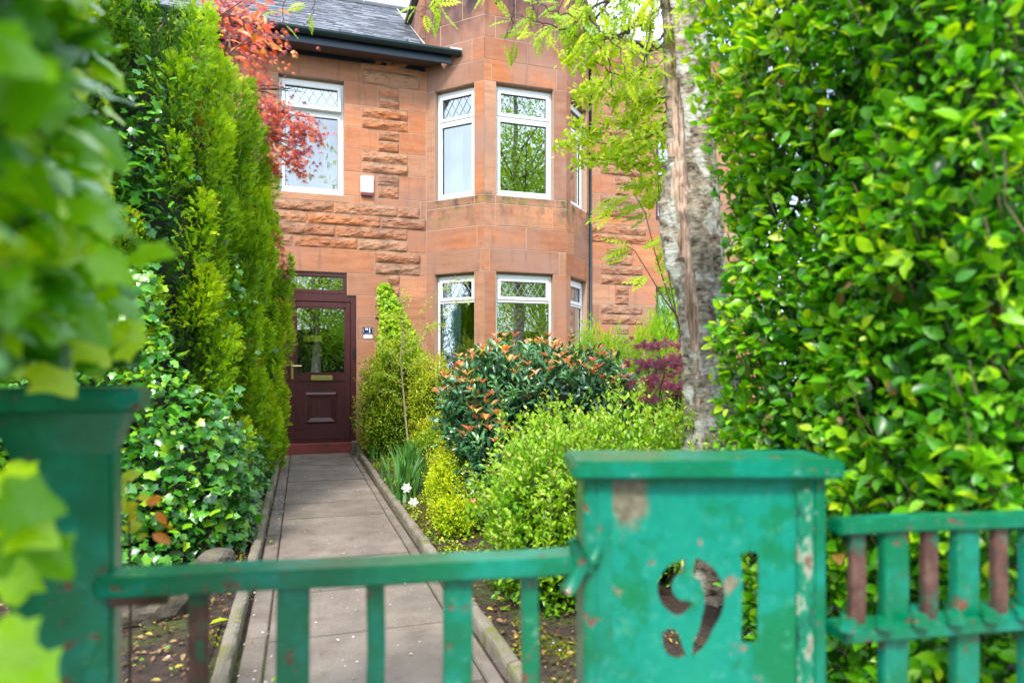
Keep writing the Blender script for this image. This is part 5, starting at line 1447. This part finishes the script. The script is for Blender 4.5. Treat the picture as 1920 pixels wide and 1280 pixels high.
# sapling with pinnate leaves beside the trunk
sp = thing('sapling', 'thin red-stemmed sapling with lime leaves left of the rowan trunk', 'sapling', (2.05, 3.75, 0))
b = MB(); z_ = 3.9
stems = [[(1300, 800), (1290, 700), (1262, 560), (1240, 440), (1232, 300)], [(1285, 640), (1255, 560), (1230, 480), (1210, 400), (1190, 365)], [(1275, 600), (1245, 560), (1215, 510), (1190, 470), (1165, 455)], [(1272, 560), (1256, 470), (1243, 390), (1236, 330)]]
SPp, SPt, SPn, SPs = [], [], [], []
for sI, l in enumerate(stems):
    ps = [at(u_, v_, z_) for u_, v_ in l]
    if sI == 0: ps = [Vector((ps[0].x, ps[0].y, 0))] + ps
    pl = polyline(ps, 20); b.tube(pl, list(np.linspace(.008 if sI == 0 else .005, .002, len(pl))), 6, caps=False)
for (u_, v_, du, dv) in ((1165, 372, -1, .3), (1190, 365, -1, -.1), (1205, 385, .4, -.6), (1150, 385, -.8, .5), (1190, 455, -1, -.3), (1180, 470, -1, .4), (1205, 470, .6, -.7), (1215, 462, .9, -.3), (1230, 515, .4, -1), (1215, 515, -.9, .2), (1240, 525, .8, -.4), (1235, 420, .7, -.3), (1232, 330, -.5, -.7), (1228, 345, -1, 0), (1240, 350, .5, -.5), (1225, 400, -.8, .1), (1212, 380, -.7, .1)):
    for k in range(2):
        SPp.append(tuple(at(u_+random.uniform(-6, 6), v_+random.uniform(-6, 6), z_)))
        c_, s_ = math.cos(THETA), math.sin(THETA); SPt.append((du*c_+random.gauss(0, .2), -du*s_+random.gauss(-.2, .3), -dv+random.gauss(0, .2))); SPn.append((random.gauss(0, .3), -.7, .8)); SPs.append(random.uniform(.12, .17))
b.build('stems', M['twig_red'], sp, True)['kind'] = 'stuff'
plant_leaves(sp, T_pin, L['rowan'], SPp, SPt, SPn, SPs, rng.uniform(.3, .9, len(SPp)), 'rowan', 60)

# ---- shrubs between path and house
def shrub(name, label, cat, blobs, T, mat, n, size, rndf, stem=M['twig'], key=None, singles=0, dirs=(.5, .6, .6), zmin=.02, inner=True, nz=.2, group=None, cr=.5, depth=.3, shoots=0):
    bx = np.mean([b_[0][0] for b_ in blobs]); by = np.mean([b_[0][1] for b_ in blobs])
    t = thing(name, label, cat, (bx, by, 0), group)
    tot = sum(b_[1][0]*b_[1][1] + b_[1][0]*b_[1][2] + b_[1][1]*b_[1][2] for b_ in blobs)
    Ps, Ns, Hs = [], [], []
    for c_, r_ in blobs:
        k = int(n*(r_[0]*r_[1] + r_[0]*r_[2] + r_[1]*r_[2])/tot)
        P, nn, sh = blob_points(k, c_, r_, depth, zmin, nz)
        Ps.append(P); Ns.append(nn); Hs.append(sh)
        if inner: core(t, c_, (r_[0]*cr, r_[1]*cr, r_[2]*cr), M['inner'])
    P = np.concatenate(Ps); nn = np.concatenate(Ns); sh = np.concatenate(Hs)
    ti, n2 = leaf_dirs(nn, *dirs)
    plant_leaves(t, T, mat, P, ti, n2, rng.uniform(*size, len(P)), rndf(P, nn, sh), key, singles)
    if shoots:
        ix = np.where((nn[:, 2] > .1) & (sh > .86))[0]; ix = rng.choice(ix, min(shoots, len(ix)), replace=False)
        SP, ST, SN, SS = [], [], [], []; sb = MB()
        for q_ in ix:
            ln_ = random.uniform(.06, .15); dr = norm(nn[q_]*.6 + A([random.gauss(0, .3), random.gauss(0, .3), .8])); p0 = P[q_] - dr*.05
            sb.tube([tuple(p0), tuple(p0+dr*(ln_*.6+.02)), tuple(p0+dr*(ln_+.05))], [.0022, .0016, .001], 4, caps=False)
            for m_ in range(9):
                an = m_*2.4; side_ = norm(np.cross(dr, A([math.cos(an), math.sin(an), .3])))
                SP.append(p0 + dr*(.05+ln_*m_/8)); ST.append(side_*.8 + dr*.7); SN.append(dr - side_*.3); SS.append(random.uniform(*size)*(1.1-.35*m_/8))
        plant_leaves(t, T, mat, SP, ST, SN, SS, np.clip(rng.normal(.8, .12, len(SP)), 0, 1), name='shoots')
        sb.build('shoot_stems', M['twig_red'], t, True)['kind'] = 'stuff'
    c0 = blobs[0][0]
    st_ = [(bx+random.gauss(0, .07), by+random.gauss(0, .07), -.02) for _ in range(24)]
    en = [tuple(P[rng.integers(len(P))]) for _ in range(24)]
    twigs(t, st_, en, .009, .002, stem, 'stems')
    return t, P, nn, sh
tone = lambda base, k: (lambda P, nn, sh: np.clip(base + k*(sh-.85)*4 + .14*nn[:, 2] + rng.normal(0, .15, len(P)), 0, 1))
# clipped box by the gatepost
shrub('box_shrub', 'bright clipped small-leaved box shrub behind the number gatepost', 'shrub',
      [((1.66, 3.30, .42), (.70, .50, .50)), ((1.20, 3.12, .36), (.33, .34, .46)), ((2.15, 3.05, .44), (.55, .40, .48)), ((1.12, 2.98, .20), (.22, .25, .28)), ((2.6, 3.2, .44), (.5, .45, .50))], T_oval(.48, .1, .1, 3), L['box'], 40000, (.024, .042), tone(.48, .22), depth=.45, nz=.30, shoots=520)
# photinia
ph, P, nn, sh = shrub('photinia_shrub', 'dark glossy shrub with pinkish orange young shoots below the bay window', 'shrub',
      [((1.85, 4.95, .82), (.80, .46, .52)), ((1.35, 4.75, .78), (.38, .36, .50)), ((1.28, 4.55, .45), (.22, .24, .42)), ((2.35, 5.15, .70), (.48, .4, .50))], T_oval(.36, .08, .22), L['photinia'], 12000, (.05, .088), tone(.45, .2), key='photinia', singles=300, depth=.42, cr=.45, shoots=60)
k = np.where((nn[:, 2] > .15) & (sh > .82) & (rng.random(len(P)) < .10))[0]
SPp, SPt, SPn, SPs, SPr = [], [], [], [], []
for i in k:
    r_ = random.random()
    for _ in range(random.randint(4, 6)):
        a = random.uniform(0, 6.28); SPp.append(tuple(P[i]+nn[i]*.03+A([0, 0, .035]))); SPt.append((math.cos(a)*.6, math.sin(a)*.6, .8)); SPn.append((-math.cos(a), -math.sin(a), .6)); SPs.append(random.uniform(.045, .08)); SPr.append(min(1, max(0, r_+random.gauss(0, .12))))
plant_leaves(ph, T_oval(.3, .1, .3), L['bronze'], SPp, SPt, SPn, SPs, np.array(SPr), name='young_shoots')
pb = at(890, 990, 4.5); pl_ = thing('photinia_seedling', 'small dark rosette shrub with a red tip at the path edge', 'shrub', (pb.x, pb.y, 0))
c_ = at(888, 960, 4.45); SPp, SPt, SPn = [], [], []
for i in range(16):
    a = i*2.4; SPp.append(tuple(c_ + Vector((0, 0, random.uniform(-.06, .03))))); SPt.append((math.cos(a), math.sin(a), .35)); SPn.append((-math.cos(a)*.3, -math.sin(a)*.3, 1))
plant_leaves(pl_, T_oval(.36), L['photinia'], SPp, SPt, SPn, rng.uniform(.05, .075, 16), rng.random(16), 'photinia', 16)
SPp = [tuple(c_+Vector((0, 0, .04)))]*6; SPt = [(math.cos(a)*.5, math.sin(a)*.5, .9) for a in np.arange(6)]
plant_leaves(pl_, T_oval(.3), L['bronze'], SPp, SPt, [(-math.cos(a), -math.sin(a), .5) for a in np.arange(6)], rng.uniform(.05, .07, 6), np.full(6, .1), 'bronze', 6)
MB().tube([(c_.x, c_.y, 0), tuple(c_)], [.006, .004], 6).build('stem', M['twig_red'], pl_)
# lime spirea at the path edge
shrub('spirea_shrub', 'low lime-yellow spirea spilling towards the path', 'shrub', [((1.06, 4.70, .24), (.20, .26, .28)), ((1.10, 5.0, .36), (.14, .18, .20)), ((1.0, 4.42, .13), (.14, .18, .14))], T_diamond(.55), L['spirea'], 15000, (.016, .032), tone(.55, .25), depth=.6, shoots=110)
# golden shrub and creeper by the door
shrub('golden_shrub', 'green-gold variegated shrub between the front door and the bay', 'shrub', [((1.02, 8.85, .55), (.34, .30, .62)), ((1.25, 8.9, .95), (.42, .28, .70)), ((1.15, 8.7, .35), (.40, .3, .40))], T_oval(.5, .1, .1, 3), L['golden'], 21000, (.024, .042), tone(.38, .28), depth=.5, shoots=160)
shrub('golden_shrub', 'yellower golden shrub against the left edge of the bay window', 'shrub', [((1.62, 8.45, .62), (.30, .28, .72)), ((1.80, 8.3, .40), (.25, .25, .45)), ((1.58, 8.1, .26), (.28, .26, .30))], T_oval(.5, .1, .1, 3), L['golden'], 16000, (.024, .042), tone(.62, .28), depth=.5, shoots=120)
cp = thing('creeper', 'bright green climber pointing up the wall beside the number plaque', 'climber', (1.3, 9.4, 0))
P = []
for _ in range(2400):
    t = random.random(); z_ = .8 + 1.55*t; wdt = .38*(1-t)**.9 + .07
    xc = 1.22 + .12*math.sin(t*4) ; P.append((xc + random.uniform(-1, 1)*wdt, D - .05 - random.random()*.14*(1.4-t), z_ + random.gauss(0, .03)))
P = A(P); nn = np.tile(A([-.1, -1, .35]), (len(P), 1))
plant_leaves(cp, T_ivy, L['creeper'], P, norm(A([0, -.2, -.6])+rng.normal(0, .5, P.shape)), norm(nn+rng.normal(0, .35, P.shape)), rng.uniform(.035, .06, len(P)), np.clip(rng.normal(.55, .2, len(P)), 0, 1), 'creeper', 120)
twigs(cp, [(1.3, 9.5, 0)]*6, [(1.25+random.uniform(-.1, .1), 9.5, random.uniform(1.6, 2.3)) for _ in range(6)], .008, .003, M['twig'], 'stems')
# thin upright sapling with airy sprays reaching over the bay window
ts = thing('young_maple', 'slender young tree with airy yellow-green sprays between door and bay', 'tree', (1.30, 8.3, 0))
b = MB(); BP = []
b.tube(wig(polyline([(1.30, 8.3, 0), tuple(at(752, 700, 8.5)), tuple(at(757, 600, 8.5))], 8), .006), list(np.linspace(.016, .008, 9)), 6)
for l in ([(755, 640), (758, 580), (760, 545)], [(757, 640), (775, 610), (800, 570), (830, 540), (855, 527), (880, 522)], [(757, 650), (790, 620), (820, 600), (850, 570), (880, 562)], [(757, 665), (790, 640), (815, 612), (832, 607)], [(756, 690), (735, 660), (715, 640)], [(756, 700), (780, 675), (800, 665)], [(752, 760), (735, 735), (705, 730)], [(753, 780), (775, 750), (790, 745)], [(752, 720), (725, 700), (700, 700)], [(757, 610), (745, 590), (725, 590)]):
    pl = wig(polyline([at(u_, v_, 8.45) for u_, v_ in l], 12), .01); b.tube(pl, list(np.linspace(.005, .002, len(pl))), 5, caps=False)
    for i in range(1, len(pl)):
        for _ in range(9): BP.append(tuple(pl[i] + Vector((random.gauss(0, .035), random.gauss(0, .05), random.gauss(0, .022)))))
b.build('stems', M['stem_pale'], ts, True)['kind'] = 'stuff'
P = A(BP); plant_leaves(ts, T_maple, L['golden'], P, norm(A([.3, -.2, -.3])+rng.normal(0, .5, P.shape)), norm(A([0, -.6, .8])+rng.normal(0, .35, P.shape)), rng.uniform(.022, .04, len(P)), rng.uniform(.4, .85, len(P)))
# small bushes in front of the photinia and under the bay
shrub('low_shrub', 'small fresh green shrub at the foot of the left bay column', 'shrub', [((1.95, 7.6, .62), (.30, .26, .66))], T_oval(.5), L['creeper'], 3500, (.03, .05), tone(.35, .3))
shrub('low_shrub', 'leafy green ground shrub below the golden shrubs by the flower bed', 'shrub', [((1.62, 7.0, .2), (.28, .4, .28)), ((1.5, 7.7, .18), (.26, .3, .28))], T_oval(.5), L['golden'], 7000, (.022, .04), tone(.3, .3))
# golden conifers
for (c_, r_, lb) in (((2.85, 6.1, .78), (.36, .32, .80), 'left golden-green dwarf conifer behind the photinia'), ((3.35, 5.9, .80), (.42, .36, .84), 'right golden-green dwarf conifer under the neighbouring wall')):
    shrub('dwarf_conifer', lb, 'conifer', [(c_, r_), ((c_[0]+.25, c_[1]-.1, c_[2]-.2), (r_[0]*.8, r_[1]*.8, r_[2]*.8))], T_spr, L['goldcon'], 15000, (.026, .046), tone(.5, .3), dirs=(1.1, .3, .25), nz=.3)
shrub('dwarf_conifer', 'upright dark green conifer standing before the maroon neighbouring window', 'conifer', [((4.35, 7.2, 1.2), (.26, .24, 1.0))], T_spr, L['goldcon'], 7000, (.028, .05), tone(.3, .3), dirs=(1.1, .3, .25), nz=.25)
shrub('dwarf_conifer', 'low green conifer between the photinia and the purple maple', 'conifer', [((2.75, 5.3, .52), (.42, .3, .56))], T_spr, L['goldcon'], 9000, (.028, .05), tone(.12, .25), dirs=(.9, .4, .3), nz=.25)
# purple maple
pm_ = thing('purple_maple', 'drooping purple-leaved japanese maple left of the rowan trunk', 'shrub', (2.75, 4.7, 0))
P = []
for k in range(30):
    u_ = random.uniform(1205, 1320); v_ = random.uniform(635, 740); c_ = at(u_, v_ - .12*(u_-1260), random.uniform(4.9, 5.4))
    for _ in range(26): P.append(tuple(c_ + Vector((random.gauss(0, .075), random.gauss(0, .08), random.gauss(0, .018)))))
P = A(P); plant_leaves(pm_, T_maple, L['purple'], P, norm(A([-.5, -.3, -.6])+rng.normal(0, .35, P.shape)), norm(A([-.1, -.5, .9])+rng.normal(0, .3, P.shape)), rng.uniform(.035, .06, len(P)), rng.random(len(P)), 'purple', 200)
twigs(pm_, [(2.75, 4.7, 0)]*12, [tuple(P[rng.integers(len(P))]) for _ in range(12)], .012, .003, M['twig'], 'stems', .1)

# ---- blades, flowers and ground litter
def clump(name, label, c_, n_, h, sprd, mat='blade'):
    t = thing(name, label, 'plant', (c_[0], c_[1], 0))
    P = A([[c_[0], c_[1], -.01]]) + rng.normal(0, 1, (n_, 3))*A([sprd, sprd*1.6, 0]); a = rng.random(n_)*6.28; k = rng.uniform(.1, .55, n_)
    tp = np.stack([np.cos(a)*k, np.sin(a)*k, np.ones(n_)], 1); nm = np.stack([-np.cos(a), -np.sin(a), k], 1)
    plant_leaves(t, T_blade, L[mat], P, tp, nm, rng.uniform(h*.6, h*1.1, n_), np.clip(rng.normal(.5, .22, n_), 0, 1), 'blade'+mat, n_, name='leaves')
clump('daffodil_clump', 'clump of long daffodil blades between path and spirea', (.93, 6.1), 46, .46, .06)
clump('daffodil_clump', 'leaning daffodil blades in the middle of the flower bed', (.97, 6.75), 34, .42, .06)
clump('iris_clump', 'narrow blue-green blades beside the corner of the doorstep', (.93, 8.65), 44, .34, .07)
clump('daffodil_clump', 'tall bluish blades nearest the kerb behind the white flowers', (.86, 5.7), 34, .44, .05)
clump('daffodil_clump', 'arching blades between the golden shrub and the spirea', (1.12, 7.3), 36, .45, .07)
clump('daffodil_clump', 'pale blades below the golden shrub near the cross edging', (1.42, 8.2), 26, .38, .06)
for (u_, v_, lb) in ((762, 914, 'upper white garden flower near the kerb'), (775, 941, 'lower white garden flower near the kerb')):
    p = at(u_, v_, 5.45); t = thing('white_flower', lb, 'flower', (p.x, p.y, 0))
    a = np.arange(6)*1.047; plant_leaves(t, T_oval(.7), L['white'], np.tile(tuple(p), (6, 1)), np.stack([np.cos(a), -.2+0*a, np.sin(a)], 1), np.tile([0, -1, .3], (6, 1)), np.full(6, .045), np.full(6, .5), 'white', 6)
    MB().tube([(p.x, p.y, 0), tuple(p)], .003, 6).build('stem', M['twig'], t)
ws = at(1060, 420, 4)
def litter(name, n_, x0, x1, y0, y1, T, mat, size, zz=.004, flat=.25, keep=None, label=None):
    P = np.stack([rng.uniform(x0, x1, n_), y0+(y1-y0)*rng.random(n_)**1.2, np.full(n_, zz)+rng.random(n_)*.01], 1)
    if keep is not None: P = P[keep(P)]
    a = rng.random(len(P))*6.28
    B_ = basis(np.stack([np.cos(a), np.sin(a), rng.normal(0, flat*.5, len(P))], 1), np.stack([rng.normal(0, flat, len(P)), rng.normal(0, flat, len(P)), np.ones(len(P))], 1))
    V, F, r = merge(T, P, B_, rng.uniform(*size, len(P)), rng.random(len(P)))
    o = mesh_obj(name, V, F, mat, None, r, True); o['kind'] = 'stuff'; return o
litter('fallen_petals', 150, -.22, .70, 1.3, 9.3, T_oval(.7), L['petal'], (.009, .017), .003, .15)
litter('fallen_petals', 90, -.23, -.12, 1.5, 8.0, T_oval(.7), L['petal'], (.009, .016), .003, .15)
litter('fallen_petals', 70, -.9, 1.2, 1.5, 6.0, T_oval(.7), L['petal'], (.010, .018), .03, .3, keep=lambda P: (P[:, 0] < -.4) | (P[:, 0] > .82))
litter('leaf_litter', 2600, -1.5, -.34, 1.5, 4.6, T_oval(.5), L['litter'], (.012, .04), .012, .5)
litter('leaf_litter', 2200, .79, 1.6, 1.5, 6.5, T_oval(.5), L['litter'], (.012, .04), .012, .5)
litter('path_moss', 900, -.23, .71, 1.5, 9.3, T_diamond(.8), L['moss'], (.004, .010), .0, 1.2, keep=lambda P: np.array([noise.noise(Vector((q_[0]*3, q_[1]*1.3, 7))) > .28 for q_ in P]))
litter('leaf_litter', 70, -.2, .68, 2.0, 9.2, T_oval(.5), L['litter'], (.008, .022), .003, .4)
litter('path_moss', 1500, -.14, .66, 1.5, 9.3, T_diamond(.8), L['moss'], (.005, .011), .0, 1.2, keep=lambda P: (np.abs(((P[:, 1]-2.92)/.597+.5) % 1 - .5) < .022) & np.array([noise.noise(Vector((q_[0]*5, q_[1]*2, 3))) > 0 for q_ in P]) | (P[:, 0] < -.125) | (P[:, 0] > .635))
litter('path_dirt', 2600, -.235, .72, 1.3, 9.35, T_oval(.5), L['litter'], (.004, .012), .001, .5, keep=lambda P: (np.minimum(np.abs(P[:, 0]+.235), np.abs(P[:, 0]-.715)) < .05*rng.random(len(P))**.5+.008) | (rng.random(len(P)) < .06))
litter('moss', 2600, -.42, -.31, 2.2, 9.0, T_diamond(.8), L['moss'], (.008, .018), .01, 1.5, keep=lambda P: np.array([noise.noise(Vector((q_[1]*3.2, 0, 5))) > .12 for q_ in P]))
litter('moss', 9000, .78, 1.15, 2.0, 9.0, T_diamond(.8), L['moss'], (.008, .02), .01, 1.5, keep=lambda P: np.array([noise.noise(Vector((q_[0]*4, q_[1]*2.2, 2))) > .0 for q_ in P]))
litter('ground_cover', 3200, .79, 1.3, 3.5, 9.0, T_oval(.6), L['golden'], (.012, .03), .03, .9, keep=lambda P: np.array([noise.noise(Vector((q_[0]*3, q_[1]*1.7, 9))) > -.05 for q_ in P]))
litter('ground_cover', 300, -1.3, -.4, 1.6, 4.2, T_oval(.6), L['creeper'], (.012, .03), .02, .8, keep=lambda P: np.array([noise.noise(Vector((q_[0]*4, q_[1]*3, 1))) > .2 for q_ in P]))
gl = []
for (x_, y_, s_, r_) in ((-.38, 3.15, .085, .9), (-.10, 2.5, .04, .7), (-.19, 4.55, .05, .9), (.02, 5.55, .035, .98), (-.55, 2.5, .05, .8)):
    gl.append((x_, y_, s_, r_))
for i, (x_, y_, s_, r_) in enumerate(gl):
    B_ = basis(A([[1., .4+i, .15]]), A([[.1, .1, 1.]])); V, F, r = merge(T_oval(.45), A([[x_, y_, .02]]), B_, A([s_]), A([r_]))
    tag(mesh_obj('fallen_leaf', V, F, L['creeper'], None, r, True), ['long green fallen leaf on the soil beside the left kerb', 'small green fallen leaf in the left channel near the gate', 'green fallen leaf in the channel by the brown rock', 'small yellow leaf on the middle of the path', 'green leaf on bare soil near the left gatepost'][i], 'leaf', 'single leaves fallen on path and soil')

# ---- street trees behind the viewpoint, seen in the window reflections
def street_tree(x, y, h, r, label, n=9000, crown0=.3):
    t = thing('street_tree', label, 'tree', (x, y, 0), 'trees across the street reflected in the windows')
    MB().tube([(x, y, -.1), (x+.1, y, h*.3), (x-.1, y+.1, h*.6), (x, y, h*.9)], [.22, .17, .10, .03], 10).build('trunk', M['bark'], t, True)
    st_, en = [], []
    for _ in range(26):
        z_ = random.uniform(.22, .6)*h; st_.append((x, y, z_)); a = random.uniform(0, 6.28); en.append((x+math.cos(a)*r*.8, y+math.sin(a)*r*.8, z_+random.uniform(.1, .35)*h))
    twigs(t, st_, en, .035, .008, M['twig'], 'limbs', .08)
    Ps, Ns = [], []
    for _ in range(30):
        a = random.uniform(0, 6.28); q_ = random.uniform(.1, .75); z_ = h*random.uniform(crown0+.08, .9)
        P, nn, _s = blob_points(n//30, (x+math.cos(a)*r*q_, y+math.sin(a)*r*q_, z_), (r*.42, r*.42, h*.11), .9)
        Ps.append(P); Ns.append(nn)
    P = np.concatenate(Ps); ti, n2 = leaf_dirs(np.concatenate(Ns), .1, .5, .6)
    plant_leaves(t, T_diamond(.6), L['street'], P, ti, n2, rng.uniform(.08, .15, len(P)), rng.random(len(P)), name='crown')
street_tree(7.4, -4.6, 14.5, 3.9, 'tall street tree mirrored in the middle of the bay windows', 26000, .10)
street_tree(2.6, -12.0, 7.4, 3.0, 'shorter street tree across the road left of the tallest one', 13000, .12)
street_tree(.6, -11.0, 8.4, 3.0, 'middling street tree mirrored in the front door glass', 15000, .10)
street_tree(10.5, -10.5, 11.5, 3.6, 'street tree at the right end of the row across the road', 14000, .12)
street_tree(-6.5, -10.0, 5.2, 2.8, 'street tree at the left end of the row across the road', 8000, .12)
hb_ = thing('street_hedge', 'long leafy hedge across the street behind the viewpoint', 'hedge', (2, -11.5, 0))
P = np.stack([rng.uniform(-12, 14, 14000), -11.2+rng.normal(0, .25, 14000), rng.uniform(0, 3.3, 14000)], 1)
ti, n2 = leaf_dirs(np.tile(A([0., 1, .2]), (len(P), 1)), .2, .5, .6); plant_leaves(hb_, T_diamond(.6), L['street'], P, ti, n2, rng.uniform(.07, .13, len(P)), rng.uniform(0, .6, len(P)))
MB().box(-12, 14, -11.9, -11.5, 0, 3.0).build('shade_filler', M['inner'], hb_)  # added dark box standing in for shade inside the hedge
